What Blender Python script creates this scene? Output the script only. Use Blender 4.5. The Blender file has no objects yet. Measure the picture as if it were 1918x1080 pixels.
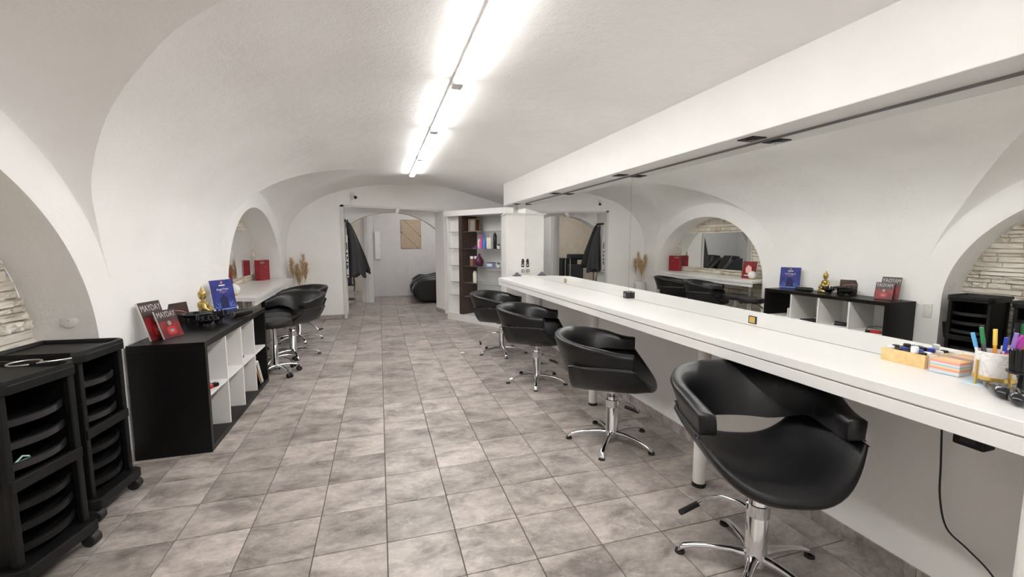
import bpy, bmesh, math, random
from mathutils import Vector, Matrix
R = math.radians
PI = math.pi
random.seed(7)
scene = bpy.context.scene
C = scene.collection

# ---------------------------------------------------------------- camera
cam_data = bpy.data.cameras.new('camera')
cam = bpy.data.objects.new('camera', cam_data)
C.objects.link(cam)
cam_data.sensor_width = 36.0
cam_data.sensor_fit = 'HORIZONTAL'
cam_data.lens = 36.0 * 815.0 / 1918.0
cam_data.clip_start = 0.02
cam.location = (0, 0, 1.45)
cam.rotation_euler = (R(90 - 6.09), 0, R(-16.9))
scene.camera = cam

# ---------------------------------------------------------------- light and exposure
world = bpy.data.worlds.new('world')
scene.world = world
world.use_nodes = True
world.node_tree.nodes['Background'].inputs[0].default_value = (0.9, 0.93, 1.0, 1)
world.node_tree.nodes['Background'].inputs[1].default_value = 0.3
scene.view_settings.view_transform = 'Standard'
scene.view_settings.look = 'None'
scene.view_settings.gamma = 1.0
scene.view_settings.use_curve_mapping = False
scene.view_settings.exposure = 1.82
TUBE_STRENGTH = 18.5
BACK_FILL_STRENGTH = 19.0
scene.cycles.max_bounces = 14
scene.cycles.diffuse_bounces = 8
scene.cycles.glossy_bounces = 8
scene.cycles.transmission_bounces = 8

# ---------------------------------------------------------------- materials
def new_mat(name):
    m = bpy.data.materials.new(name)
    m.use_nodes = True
    return m, m.node_tree.nodes, m.node_tree.links, m.node_tree.nodes['Principled BSDF']

def mat(name, col, rough=0.5, metal=0.0, var=0.0, vscale=6.0, bump=0.0, bscale=40.0, spec=None, coat=0.0):
    m, N, L, P = new_mat(name)
    P.inputs['Base Color'].default_value = (*col, 1)
    P.inputs['Roughness'].default_value = rough
    P.inputs['Metallic'].default_value = metal
    if spec is not None: P.inputs['Specular IOR Level'].default_value = spec
    if coat: P.inputs['Coat Weight'].default_value = coat
    tc = N.new('ShaderNodeTexCoord')
    if var > 0:
        nz = N.new('ShaderNodeTexNoise'); nz.inputs['Scale'].default_value = vscale
        nz.inputs['Detail'].default_value = 4
        L.new(tc.outputs['Object'], nz.inputs['Vector'])
        rp = N.new('ShaderNodeValToRGB')
        a = tuple(max(0, c * (1 - var)) for c in col); b = tuple(min(1, c * (1 + var)) for c in col)
        rp.color_ramp.elements[0].position = 0.3; rp.color_ramp.elements[0].color = (*a, 1)
        rp.color_ramp.elements[1].position = 0.7; rp.color_ramp.elements[1].color = (*b, 1)
        L.new(nz.outputs['Fac'], rp.inputs['Fac']); L.new(rp.outputs['Color'], P.inputs['Base Color'])
    if bump > 0:
        nb = N.new('ShaderNodeTexNoise'); nb.inputs['Scale'].default_value = bscale
        nb.inputs['Detail'].default_value = 6
        L.new(tc.outputs['Object'], nb.inputs['Vector'])
        bp = N.new('ShaderNodeBump'); bp.inputs['Strength'].default_value = bump
        bp.inputs['Distance'].default_value = 0.01
        L.new(nb.outputs['Fac'], bp.inputs['Height']); L.new(bp.outputs['Normal'], P.inputs['Normal'])
    return m

def glow_mat(name, col, strength):
    m, N, L, P = new_mat(name)
    P.inputs['Base Color'].default_value = (0.8, 0.8, 0.8, 1)
    P.inputs['Emission Color'].default_value = (*col, 1)
    P.inputs['Emission Strength'].default_value = strength
    return m

def glass_mat(name, col, rough=0.0, alpha=0.25):
    m, N, L, P = new_mat(name)
    P.inputs['Base Color'].default_value = (*col, 1)
    P.inputs['Roughness'].default_value = rough
    P.inputs['Alpha'].default_value = alpha
    P.inputs['Specular IOR Level'].default_value = 0.6
    return m

def plaster_mat():
    m, N, L, P = new_mat('white_plaster')
    P.inputs['Roughness'].default_value = 0.85
    P.inputs['Specular IOR Level'].default_value = 0.25
    tc = N.new('ShaderNodeTexCoord')
    n1 = N.new('ShaderNodeTexNoise'); n1.inputs['Scale'].default_value = 1.3; n1.inputs['Detail'].default_value = 5
    L.new(tc.outputs['Object'], n1.inputs['Vector'])
    rp = N.new('ShaderNodeValToRGB')
    rp.color_ramp.elements[0].position = 0.35; rp.color_ramp.elements[0].color = (0.865, 0.855, 0.842, 1)
    rp.color_ramp.elements[1].position = 0.65; rp.color_ramp.elements[1].color = (0.905, 0.898, 0.888, 1)
    L.new(n1.outputs['Fac'], rp.inputs['Fac']); L.new(rp.outputs['Color'], P.inputs['Base Color'])
    n2 = N.new('ShaderNodeTexNoise'); n2.inputs['Scale'].default_value = 5; n2.inputs['Detail'].default_value = 10
    n2.inputs['Roughness'].default_value = 0.62
    L.new(tc.outputs['Object'], n2.inputs['Vector'])
    n3 = N.new('ShaderNodeTexNoise'); n3.inputs['Scale'].default_value = 70; n3.inputs['Detail'].default_value = 4
    L.new(tc.outputs['Object'], n3.inputs['Vector'])
    b1 = N.new('ShaderNodeBump'); b1.inputs['Strength'].default_value = 0.30; b1.inputs['Distance'].default_value = 0.022
    L.new(n2.outputs['Fac'], b1.inputs['Height'])
    b2 = N.new('ShaderNodeBump'); b2.inputs['Strength'].default_value = 0.15; b2.inputs['Distance'].default_value = 0.006
    L.new(n3.outputs['Fac'], b2.inputs['Height']); L.new(b1.outputs['Normal'], b2.inputs['Normal'])
    L.new(b2.outputs['Normal'], P.inputs['Normal'])
    return m

def tile_mat():
    m, N, L, P = new_mat('slate_floor_tile')
    tc = N.new('ShaderNodeTexCoord'); oi = N.new('ShaderNodeObjectInfo'); geo = N.new('ShaderNodeNewGeometry')
    # random offset per tile
    mul = N.new('ShaderNodeVectorMath'); mul.operation = 'SCALE'; mul.inputs['Scale'].default_value = 37.0
    cmb = N.new('ShaderNodeCombineXYZ')
    L.new(oi.outputs['Random'], cmb.inputs[0]); L.new(oi.outputs['Random'], cmb.inputs[2])
    L.new(cmb.outputs[0], mul.inputs[0])
    add = N.new('ShaderNodeVectorMath'); add.operation = 'ADD'
    L.new(geo.outputs['Position'], add.inputs[0]); L.new(mul.outputs[0], add.inputs[1])
    mp = N.new('ShaderNodeMapping'); mp.inputs['Scale'].default_value = (2.6, 4.0, 3)
    mp.inputs['Rotation'].default_value = (0, 0, R(12))
    L.new(add.outputs[0], mp.inputs['Vector'])
    n1 = N.new('ShaderNodeTexNoise'); n1.inputs['Scale'].default_value = 1.5; n1.inputs['Detail'].default_value = 9
    n1.inputs['Distortion'].default_value = 0.35; n1.inputs['Roughness'].default_value = 0.66
    L.new(mp.outputs[0], n1.inputs['Vector'])
    rp = N.new('ShaderNodeValToRGB')
    cr = rp.color_ramp
    cr.elements[0].position = 0.34; cr.elements[0].color = (0.172, 0.149, 0.137, 1)
    cr.elements[1].position = 0.62; cr.elements[1].color = (0.445, 0.398, 0.369, 1)
    e = cr.elements.new(0.475); e.color = (0.318, 0.282, 0.261, 1)
    L.new(n1.outputs['Fac'], rp.inputs['Fac'])
    # pale veins
    n2 = N.new('ShaderNodeTexNoise'); n2.inputs['Scale'].default_value = 1.6; n2.inputs['Detail'].default_value = 9
    n2.inputs['Distortion'].default_value = 0.9
    L.new(mp.outputs[0], n2.inputs['Vector'])
    rv = N.new('ShaderNodeValToRGB')
    rv.color_ramp.elements[0].position = 0.492; rv.color_ramp.elements[0].color = (0, 0, 0, 1)
    rv.color_ramp.elements[1].position = 0.50; rv.color_ramp.elements[1].color = (1, 1, 1, 1)
    ev = rv.color_ramp.elements.new(0.508); ev.color = (0, 0, 0, 1)
    L.new(n2.outputs['Fac'], rv.inputs['Fac'])
    vs = N.new('ShaderNodeMath'); vs.operation = 'MULTIPLY'; vs.inputs[1].default_value = 0.32
    L.new(rv.outputs['Color'], vs.inputs[0])
    mx = N.new('ShaderNodeMix'); mx.data_type = 'RGBA'
    L.new(vs.outputs[0], mx.inputs['Factor']); L.new(rp.outputs['Color'], mx.inputs['A'])
    mx.inputs['B'].default_value = (0.60, 0.55, 0.515, 1)
    # overall brightness per tile
    mr = N.new('ShaderNodeMapRange'); mr.inputs['To Min'].default_value = 0.80; mr.inputs['To Max'].default_value = 1.15
    L.new(oi.outputs['Random'], mr.inputs['Value'])
    hv = N.new('ShaderNodeHueSaturation'); L.new(mr.outputs[0], hv.inputs['Value'])
    n5 = N.new('ShaderNodeTexNoise'); n5.inputs['Scale'].default_value = 9; n5.inputs['Detail'].default_value = 8; n5.inputs['Roughness'].default_value = 0.7
    L.new(mp.outputs[0], n5.inputs['Vector'])
    m5 = N.new('ShaderNodeMapRange'); m5.inputs['From Min'].default_value = 0.3; m5.inputs['From Max'].default_value = 0.7
    m5.inputs['To Min'].default_value = 0.80; m5.inputs['To Max'].default_value = 1.18
    L.new(n5.outputs['Fac'], m5.inputs['Value'])
    hf = N.new('ShaderNodeHueSaturation'); L.new(m5.outputs[0], hf.inputs['Value'])
    L.new(mx.outputs['Result'], hf.inputs['Color']); L.new(hf.outputs['Color'], hv.inputs['Color'])
    L.new(hv.outputs['Color'], P.inputs['Base Color'])
    P.inputs['Roughness'].default_value = 0.42
    P.inputs['Specular IOR Level'].default_value = 0.4
    bp = N.new('ShaderNodeBump'); bp.inputs['Strength'].default_value = 0.22; bp.inputs['Distance'].default_value = 0.006
    n4 = N.new('ShaderNodeTexNoise'); n4.inputs['Scale'].default_value = 8; n4.inputs['Detail'].default_value = 8
    L.new(mp.outputs[0], n4.inputs['Vector'])
    L.new(n4.outputs['Fac'], bp.inputs['Height']); L.new(bp.outputs['Normal'], P.inputs['Normal'])
    return m

def stone_mat(name, lo, mid, hi):
    m, N, L, P = new_mat(name)
    P.inputs['Roughness'].default_value = 0.85
    tc = N.new('ShaderNodeTexCoord'); oi = N.new('ShaderNodeObjectInfo'); geo = N.new('ShaderNodeNewGeometry')
    mp = N.new('ShaderNodeMapping'); mp.inputs['Scale'].default_value = (3, 3, 11)
    L.new(geo.outputs['Position'], mp.inputs['Vector'])
    nz = N.new('ShaderNodeTexNoise'); nz.inputs['Scale'].default_value = 1.6; nz.inputs['Detail'].default_value = 8
    L.new(mp.outputs[0], nz.inputs['Vector'])
    ad = N.new('ShaderNodeMath'); ad.operation = 'MULTIPLY_ADD'; ad.inputs[1].default_value = 0.36
    L.new(oi.outputs['Random'], ad.inputs[0]); L.new(nz.outputs['Fac'], ad.inputs[2])
    rp = N.new('ShaderNodeValToRGB')
    rp.color_ramp.elements[0].position = 0.36; rp.color_ramp.elements[0].color = (*lo, 1)
    rp.color_ramp.elements[1].position = 0.9; rp.color_ramp.elements[1].color = (*hi, 1)
    e = rp.color_ramp.elements.new(0.55); e.color = (*mid, 1)
    L.new(ad.outputs[0], rp.inputs['Fac']); L.new(rp.outputs['Color'], P.inputs['Base Color'])
    bp = N.new('ShaderNodeBump'); bp.inputs['Strength'].default_value = 0.6; bp.inputs['Distance'].default_value = 0.015
    L.new(nz.outputs['Fac'], bp.inputs['Height']); L.new(bp.outputs['Normal'], P.inputs['Normal'])
    return m

def wood_mat(name, a, b, rough=0.45, scale=(30, 2, 2), spec=0.5):
    m, N, L, P = new_mat(name)
    P.inputs['Specular IOR Level'].default_value = spec
    P.inputs['Roughness'].default_value = rough
    tc = N.new('ShaderNodeTexCoord')
    mp = N.new('ShaderNodeMapping'); mp.inputs['Scale'].default_value = scale
    L.new(tc.outputs['Object'], mp.inputs['Vector'])
    nz = N.new('ShaderNodeTexNoise'); nz.inputs['Scale'].default_value = 1.5; nz.inputs['Detail'].default_value = 6
    L.new(mp.outputs[0], nz.inputs['Vector'])
    rp = N.new('ShaderNodeValToRGB')
    rp.color_ramp.elements[0].position = 0.3; rp.color_ramp.elements[0].color = (*a, 1)
    rp.color_ramp.elements[1].position = 0.7; rp.color_ramp.elements[1].color = (*b, 1)
    L.new(nz.outputs['Fac'], rp.inputs['Fac']); L.new(rp.outputs['Color'], P.inputs['Base Color'])
    return m

M = {}
M['plaster'] = plaster_mat()
M['tile'] = tile_mat()
M['grout'] = mat('dark_grout', (0.085, 0.075, 0.068), 0.9)
M['white'] = mat('white_lacquer', (0.735, 0.724, 0.71), 0.28, var=0.02, vscale=3)
M['white_matt'] = mat('white_painted_board', (0.78, 0.765, 0.745), 0.5, var=0.03, vscale=4)
M['grey_white'] = mat('pale_grey_paint', (0.62, 0.61, 0.61), 0.6, var=0.03)
M['beige_wall'] = mat('beige_paint', (0.62, 0.56, 0.47), 0.8, var=0.05)
M['trim'] = mat('white_trim_paint', (0.70, 0.688, 0.672), 0.4, var=0.02)
M['mirror'] = mat('mirror_silver', (0.88, 0.895, 0.88), 0.0, metal=1.0)
M['mirror_edge'] = mat('dark_mirror_channel', (0.22, 0.21, 0.21), 0.4, metal=0.3)
M['shadow_gap'] = mat('grey_gap_shade', (0.42, 0.41, 0.40), 0.6)
M['leather'] = mat('black_leather', (0.0060, 0.0058, 0.0066), 0.33, bump=0.12, bscale=220, var=0.2, vscale=5, spec=0.42)
M['leather2'] = mat('black_stool_leather', (0.012, 0.0115, 0.012), 0.45, bump=0.1, bscale=200, spec=0.4)
M['seam'] = mat('black_piping', (0.03, 0.03, 0.032), 0.5)
M['chrome'] = mat('polished_chrome', (0.72, 0.72, 0.73), 0.09, metal=1.0)
M['steel'] = mat('brushed_steel', (0.55, 0.54, 0.53), 0.3, metal=1.0)
M['rubber'] = mat('black_rubber', (0.013, 0.013, 0.013), 0.6)
M['plastic'] = mat('black_plastic', (0.0065, 0.0062, 0.0062), 0.45, bump=0.05, bscale=150, spec=0.28)
M['gloss_black'] = mat('glossy_black_plastic', (0.012, 0.012, 0.014), 0.16)
M['clear_tray'] = mat('smoky_tray_plastic', (0.018, 0.018, 0.019), 0.28)
M['black_wood'] = wood_mat('black_brown_laminate', (0.0035, 0.003, 0.0032), (0.008, 0.007, 0.0065), 0.36, (4, 4, 40), 0.22)
M['brown_wood'] = wood_mat('dark_brown_board', (0.035, 0.020, 0.015), (0.065, 0.037, 0.027), 0.45, (40, 40, 2))
M['lantern_wood'] = wood_mat('warm_lantern_wood', (0.20, 0.10, 0.055), (0.34, 0.18, 0.10), 0.5, (20, 20, 3))
M['tan_wood'] = wood_mat('light_tray_wood', (0.66, 0.46, 0.20), (0.80, 0.60, 0.30), 0.5, (6, 30, 30))
M['art_wood'] = wood_mat('raw_wood_slat', (0.50, 0.39, 0.28), (0.66, 0.54, 0.41), 0.6, (20, 4, 20))
M['art_back'] = mat('dark_art_backing', (0.15, 0.105, 0.07), 0.7)
M['stone'] = stone_mat('cream_ledger_stone', (0.42, 0.36, 0.29), (0.66, 0.61, 0.53), (0.80, 0.76, 0.69))
M['stone2'] = stone_mat('whitewashed_ledger_stone', (0.48, 0.40, 0.29), (0.70, 0.64, 0.53), (0.82, 0.78, 0.70))
M['glass'] = glass_mat('clear_shelf_glass', (0.55, 0.65, 0.62), 0.02, 0.28)
M['glass_edge'] = mat('dark_glass_edge', (0.10, 0.13, 0.125), 0.15)
M['acrylic'] = glass_mat('clear_acrylic', (0.9, 0.93, 0.95), 0.03, 0.14)
M['tube'] = glow_mat('lit_tube', (1.0, 0.985, 0.96), TUBE_STRENGTH)
M['back_fill'] = glow_mat('lit_back_fill', (1.0, 0.97, 0.93), BACK_FILL_STRENGTH)  # glow shared by the two added fill lights in the back rooms
M['fixture'] = mat('fixture_metal', (0.86, 0.85, 0.84), 0.5)
M['gold'] = mat('brushed_gold', (0.72, 0.50, 0.16), 0.3, metal=0.9)
M['brass'] = mat('aged_brass', (0.50, 0.36, 0.13), 0.38, metal=0.85, var=0.3, vscale=40)
M['fabric'] = mat('black_cape_fabric', (0.017, 0.017, 0.019), 0.7, bump=0.2, bscale=60)
M['fabric2'] = mat('charcoal_cape_fabric', (0.030, 0.030, 0.033), 0.65, bump=0.2, bscale=60)
M['print_white'] = mat('white_printed_cloth', (0.75, 0.75, 0.75), 0.7)
M['ink'] = mat('black_ink', (0.012, 0.012, 0.012), 0.6)
M['socket'] = mat('white_socket_plastic', (0.76, 0.75, 0.72), 0.35)
M['pampas'] = mat('dry_pampas', (0.56, 0.41, 0.24), 0.9, var=0.2, vscale=30)
M['vase'] = mat('white_ceramic', (0.76, 0.75, 0.73), 0.35)
M['blue_card'] = mat('deep_blue_print', (0.028, 0.040, 0.23), 0.3, var=0.5, vscale=12)
M['blue_light'] = mat('pale_blue_print', (0.22, 0.38, 0.85), 0.35)
M['blue_dark'] = mat('navy_bottle_print', (0.010, 0.014, 0.075), 0.3)
M['white_print'] = mat('white_print', (0.82, 0.82, 0.84), 0.4)
M['orange_print'] = mat('coral_print', (0.62, 0.22, 0.13), 0.4)
M['card_dark'] = mat('dark_brown_print', (0.045, 0.020, 0.019), 0.32, var=0.4, vscale=15)
M['card_red'] = mat('red_print', (0.20, 0.010, 0.013), 0.3, var=0.6, vscale=14)
M['card_red2'] = mat('bright_red_print', (0.45, 0.020, 0.022), 0.3, var=0.3, vscale=25)
M['card_grey'] = mat('silver_grey_print', (0.26, 0.235, 0.235), 0.35)
M['card_letter'] = mat('pale_lettering_print', (0.50, 0.47, 0.47), 0.4)
M['card_white'] = mat('white_card_edge', (0.66, 0.64, 0.60), 0.6)
M['red_box'] = mat('crimson_box', (0.29, 0.012, 0.022), 0.35, var=0.2, vscale=20)
M['red_plastic'] = mat('red_plastic', (0.45, 0.02, 0.02), 0.3)
def flat(name, col, rough=0.4): 
    M[name] = mat(name, col, rough)
for nm, c in (('pink', (0.75, 0.10, 0.30)), ('sky_blue', (0.05, 0.22, 0.65)), ('silver', (0.55, 0.54, 0.50)), ('purple', (0.075, 0.006, 0.035)),
              ('violet', (0.22, 0.05, 0.28)), ('cream', (0.78, 0.74, 0.64)), ('copper', (0.30, 0.14, 0.11)), ('green', (0.02, 0.22, 0.07)),
              ('leaf', (0.04, 0.09, 0.03)), ('orange', (0.85, 0.36, 0.04)), ('paper_red', (0.75, 0.10, 0.06)), ('paper_blue', (0.12, 0.42, 0.75)),
              ('paper_mint', (0.48, 0.72, 0.66)), ('paper_yellow', (0.88, 0.62, 0.12)), ('paper_pink', (0.85, 0.45, 0.42)), ('cap_blue', (0.03, 0.06, 0.42)),
              ('pen_purple', (0.30, 0.17, 0.55)), ('pen_magenta', (0.45, 0.06, 0.38)), ('amber', (0.50, 0.27, 0.07)), ('lilac', (0.35, 0.37, 0.62)),
              ('sheet_blue', (0.55, 0.74, 0.86)), ('pewter', (0.10, 0.10, 0.12))):
    flat(nm, c)

def marble_mat():
    m, N, L, P = new_mat('white_marble')
    P.inputs['Roughness'].default_value = 0.3
    tc = N.new('ShaderNodeTexCoord')
    n = N.new('ShaderNodeTexNoise'); n.inputs['Scale'].default_value = 22; n.inputs['Distortion'].default_value = 2
    L.new(tc.outputs['Object'], n.inputs['Vector'])
    rp = N.new('ShaderNodeValToRGB')
    rp.color_ramp.elements[0].position = 0.47; rp.color_ramp.elements[0].color = (0.78, 0.76, 0.75, 1)
    rp.color_ramp.elements[1].position = 0.5; rp.color_ramp.elements[1].color = (0.60, 0.57, 0.56, 1)
    e = rp.color_ramp.elements.new(0.54); e.color = (0.80, 0.785, 0.775, 1)
    L.new(n.outputs['Fac'], rp.inputs['Fac']); L.new(rp.outputs['Color'], P.inputs['Base Color'])
    return m
M['marble'] = marble_mat()

# ---------------------------------------------------------------- mesh helpers
class MB:
    def __init__(s): s.v = []; s.f = []
    def add(s, vs, fs):
        o = len(s.v); s.v += [tuple(p) for p in vs]; s.f += [tuple(i + o for i in f) for f in fs]; return s
    def box(s, x0, x1, y0, y1, z0, z1):
        return s.add([(x0,y0,z0),(x1,y0,z0),(x1,y1,z0),(x0,y1,z0),(x0,y0,z1),(x1,y0,z1),(x1,y1,z1),(x0,y1,z1)],
                     [(0,3,2,1),(4,5,6,7),(0,1,5,4),(1,2,6,5),(2,3,7,6),(3,0,4,7)])
    def prism(s, poly, z0, z1):
        n = len(poly)
        return s.add([(x,y,z0) for x,y in poly] + [(x,y,z1) for x,y in poly],
                     [tuple(range(n-1,-1,-1)), tuple(range(n,2*n))] + [(i,(i+1)%n,n+(i+1)%n,n+i) for i in range(n)])
    def prism_axis(s, poly, a0, a1, axis):
        # poly in the two other axes (axis 'x': (y,z); axis 'y': (x,z))
        n = len(poly)
        def P(p, a): return (a, p[0], p[1]) if axis == 'x' else (p[0], a, p[1])
        return s.add([P(p,a0) for p in poly] + [P(p,a1) for p in poly],
                     [tuple(range(n-1,-1,-1)), tuple(range(n,2*n))] + [(i,(i+1)%n,n+(i+1)%n,n+i) for i in range(n)])
    def cyl(s, p0, p1, r0, r1=None, n=16, caps=True):
        r1 = r0 if r1 is None else r1
        p0 = Vector(p0); p1 = Vector(p1); d = (p1 - p0).normalized()
        a = Vector((0,0,1)) if abs(d.z) < 0.9 else Vector((1,0,0))
        u = d.cross(a).normalized(); w = d.cross(u)
        vs = []
        for p, r in ((p0,r0),(p1,r1)):
            for i in range(n):
                t = 2*PI*i/n; vs.append(p + u*(r*math.cos(t)) + w*(r*math.sin(t)))
        fs = [(i,(i+1)%n,n+(i+1)%n,n+i) for i in range(n)]
        if caps: fs += [tuple(range(n-1,-1,-1)), tuple(range(n,2*n))]
        return s.add(vs, fs)
    def lathe(s, prof, c=(0,0,0), n=24, sx=1.0, sy=1.0):
        vs = []
        for r, z in prof:
            for i in range(n):
                t = 2*PI*i/n; vs.append((c[0]+sx*r*math.cos(t), c[1]+sy*r*math.sin(t), c[2]+z))
        fs = []
        m = len(prof)
        for j in range(m-1):
            for i in range(n):
                fs.append((j*n+i, j*n+(i+1)%n, (j+1)*n+(i+1)%n, (j+1)*n+i))
        fs.append(tuple(range(n-1,-1,-1))); fs.append(tuple(range((m-1)*n, m*n)))
        return s.add(vs, fs)
    def loft(s, rings, closed_ring=True, cap=True):
        n = len(rings[0]); m = len(rings); vs = [p for r in rings for p in r]; fs = []
        k = n if closed_ring else n-1
        for j in range(m-1):
            for i in range(k):
                fs.append((j*n+i, j*n+(i+1)%n, (j+1)*n+(i+1)%n, (j+1)*n+i))
        if cap: fs.append(tuple(range(n-1,-1,-1))); fs.append(tuple(range((m-1)*n, m*n)))
        return s.add(vs, fs)
    def tube(s, path, r, n=8):
        path = [Vector(p) for p in path]; rings = []; pu = None
        rs = r if isinstance(r, (list, tuple)) else [r]*len(path)
        for i, p in enumerate(path):
            d = (path[min(i+1,len(path)-1)] - path[max(i-1,0)]).normalized()
            if pu is None:
                a = Vector((0,0,1)) if abs(d.z) < 0.9 else Vector((1,0,0)); u = d.cross(a).normalized()
            else:
                u = (pu - d*pu.dot(d)).normalized()
            pu = u; w = d.cross(u)
            rings.append([p + u*(rs[i]*math.cos(2*PI*k/n)) + w*(rs[i]*math.sin(2*PI*k/n)) for k in range(n)])
        return s.loft(rings)
    def sphere(s, c, r, n=14, m=9, sx=1, sy=1, sz=1):
        prof = [(r*math.sin(PI*j/m), -r*math.cos(PI*j/m)*sz) for j in range(m+1)]
        prof[0] = (r*0.02, prof[0][1]); prof[-1] = (r*0.02, prof[-1][1])
        return s.lathe(prof, c, n, sx, sy)
    def xf(s, mtx):
        s.v = [tuple(mtx @ Vector(p)) for p in s.v]; return s
    def mesh(s, name, smooth=True, ang=40):
        me = bpy.data.meshes.new(name); me.from_pydata(s.v, [], s.f); me.update()
        if smooth:
            me.polygons.foreach_set('use_smooth', [True]*len(me.polygons))
            me.set_sharp_from_angle(angle=R(ang))
        return me
    def build(s, name, m, parent=None, smooth=True, ang=40, bevel=0.0, loc=None, rot=None, seg=2):
        me = s.mesh(name, smooth, ang)
        return link(name, me, m, parent, bevel, loc, rot, seg)

def link(name, me, m, parent=None, bevel=0.0, loc=None, rot=None, seg=2):
    o = bpy.data.objects.new(name, me); C.objects.link(o)
    if m is not None and not me.materials: me.materials.append(M[m] if isinstance(m, str) else m)
    if parent is not None: o.parent = parent
    if loc is not None: o.location = loc
    if rot is not None: o.rotation_euler = rot
    if bevel > 0:
        b = o.modifiers.new('bevel', 'BEVEL'); b.width = bevel; b.segments = seg; b.limit_method = 'ANGLE'; b.angle_limit = R(40)
    return o

def tag(o, label, cat, group=None):
    o['label'] = label; o['category'] = cat
    if group: o['group'] = group
    return o
def thing(name, label, cat, loc=(0,0,0), rz=0.0, group=None):
    o = bpy.data.objects.new(name, None); C.objects.link(o)
    o.empty_display_size = 0.1
    o.location = loc; o.rotation_euler = (0,0,rz)
    return tag(o, label, cat, group)
def struct(o):
    o['kind'] = 'structure'; return o
def lab(o, s):
    o['label'] = s; return o
def copy_tree(o, parent=None):
    c = o.copy(); C.objects.link(c); c.parent = parent
    for ch in o.children: copy_tree(ch, c)
    return c
def text_mesh(body, size, extrude=0.0006, align='CENTER'):
    cu = bpy.data.curves.new('lettering', 'FONT'); cu.body = body; cu.size = size; cu.extrude = extrude
    cu.align_x = align; cu.align_y = 'CENTER'; cu.resolution_u = 3
    o = bpy.data.objects.new('lettering', cu); C.objects.link(o)
    dg = bpy.context.evaluated_depsgraph_get(); dg.update()
    me = bpy.data.meshes.new_from_object(o.evaluated_get(dg))
    bpy.data.objects.remove(o); bpy.data.curves.remove(cu)
    return me

def smooth_path(pts, n=6):
    out = []
    for i in range(len(pts)-1):
        p0 = pts[max(i-1,0)]; p1 = pts[i]; p2 = pts[i+1]; p3 = pts[min(i+2,len(pts)-1)]
        for k in range(n):
            t = k/n
            out.append(tuple(0.5*((2*p1[j]) + (-p0[j]+p2[j])*t + (2*p0[j]-5*p1[j]+4*p2[j]-p3[j])*t*t + (-p0[j]+3*p1[j]-3*p2[j]+p3[j])*t**3) for j in range(len(p1))))
    out.append(tuple(pts[-1])); return out

# ================================================================ THE ROOM
XW = -1.61          # left wall plane
XM = 2.125          # mirror plane
YE = 8.79           # end wall
YB = -2.2           # behind the camera
XR = 2.62
# barrel vault profile (x, z)
PTS = [(-1.61,1.00),(-1.61,1.22),(-1.595,1.47),(-1.51,1.79),(-1.27,2.085),(-0.91,2.305),(-0.54,2.425),(-0.06,2.515),(0.60,2.56),(1.25,2.53),(1.94,2.365),(2.3,2.265),(2.64,2.165)]
def catmull(pts, n=8):
    out = []
    for i in range(len(pts)-1):
        p0 = pts[max(i-1,0)]; p1 = pts[i]; p2 = pts[i+1]; p3 = pts[min(i+2,len(pts)-1)]
        for k in range(n):
            t = k/n
            out.append(tuple(0.5*((2*p1[j]) + (-p0[j]+p2[j])*t + (2*p0[j]-5*p1[j]+4*p2[j]-p3[j])*t*t + (-p0[j]+3*p1[j]-3*p2[j]+p3[j])*t**3) for j in range(2)))
    out.append(pts[-1]); return out
BAR = [p for p in catmull(PTS, 10)][10:]
def bar_at(t):
    n = len(BAR)-1; t = min(max(t,0),1)*n; i = min(int(t), n-1); f = t-i
    return (BAR[i][0]*(1-f)+BAR[i+1][0]*f, BAR[i][1]*(1-f)+BAR[i+1][1]*f)
LUN = [dict(yc=1.75, a=1.60, b=1.30, z0=0.945, k=0.22), dict(yc=6.82, a=1.62, b=1.18, z0=0.98, k=0.30)]
NICHE = [dict(yc=1.75, a=1.40, b=1.20, z0=0.80), dict(yc=6.87, a=1.39, b=1.12, z0=0.80)]
def zl(L, y, x):
    q = 1 - ((y-L['yc'])/L['a'])**2
    if q <= 0: return -1
    d = max(x-XW, 0)
    return L['z0'] + L['b']*math.sqrt(q) + L['k']*(math.sqrt(d+0.006)-math.sqrt(0.006))
def which(y):
    for L in LUN:
        if zl(L, y, XW) > BAR[0][1] + 0.01: return L
    return None
def groin(L, y):
    N = 900
    for i in range(N+1):
        x, z = bar_at(i/N)
        if z >= zl(L, y, x): return i/N
    return 1.0
def niche_z(y):
    for n in NICHE:
        q = 1-((y-n['yc'])/n['a'])**2
        if q > 0: return n['z0'] + n['b']*math.sqrt(q)
    return None
# sample positions along the room, dense where arches begin and end
ys = set()
y = YB
while y < YE: ys.add(round(y,4)); y += 0.05
for L in LUN:
    for k in range(0, 121):
        ys.add(round(L['yc'] - L['a']*math.cos(PI*k/120), 4))
for n in NICHE:
    for k in range(0, 81):
        ys.add(round(n['yc'] - n['a']*math.cos(PI*k/80), 4))
ys.add(YE)
ys = sorted(v for v in ys if YB <= v <= YE)
ceil = MB(); wl = MB(); lun = [MB(), MB()]
NB = 64
prev = None
lrow = [[], []]
for y in ys:
    L = which(y)
    t0 = groin(L, y) if L else 0.0
    row = [(lambda p: (p[0], y, p[1]))(bar_at(t0 + (1-t0)*i/NB)) for i in range(NB+1)]
    cur = row
    if prev is not None:
        ceil.add(prev+cur, [(i, i+1, NB+2+i, NB+1+i) for i in range(NB)])
    prev = cur
    if L:
        xg = bar_at(t0)[0]; K = 14
        lrow[LUN.index(L)].append([(XW+(xg-XW)*(i/K)**1.6, y, zl(L, y, XW+(xg-XW)*(i/K)**1.6)) for i in range(K+1)])
ceiling = struct(ceil.build('ceiling', 'plaster', ang=30))
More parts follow.
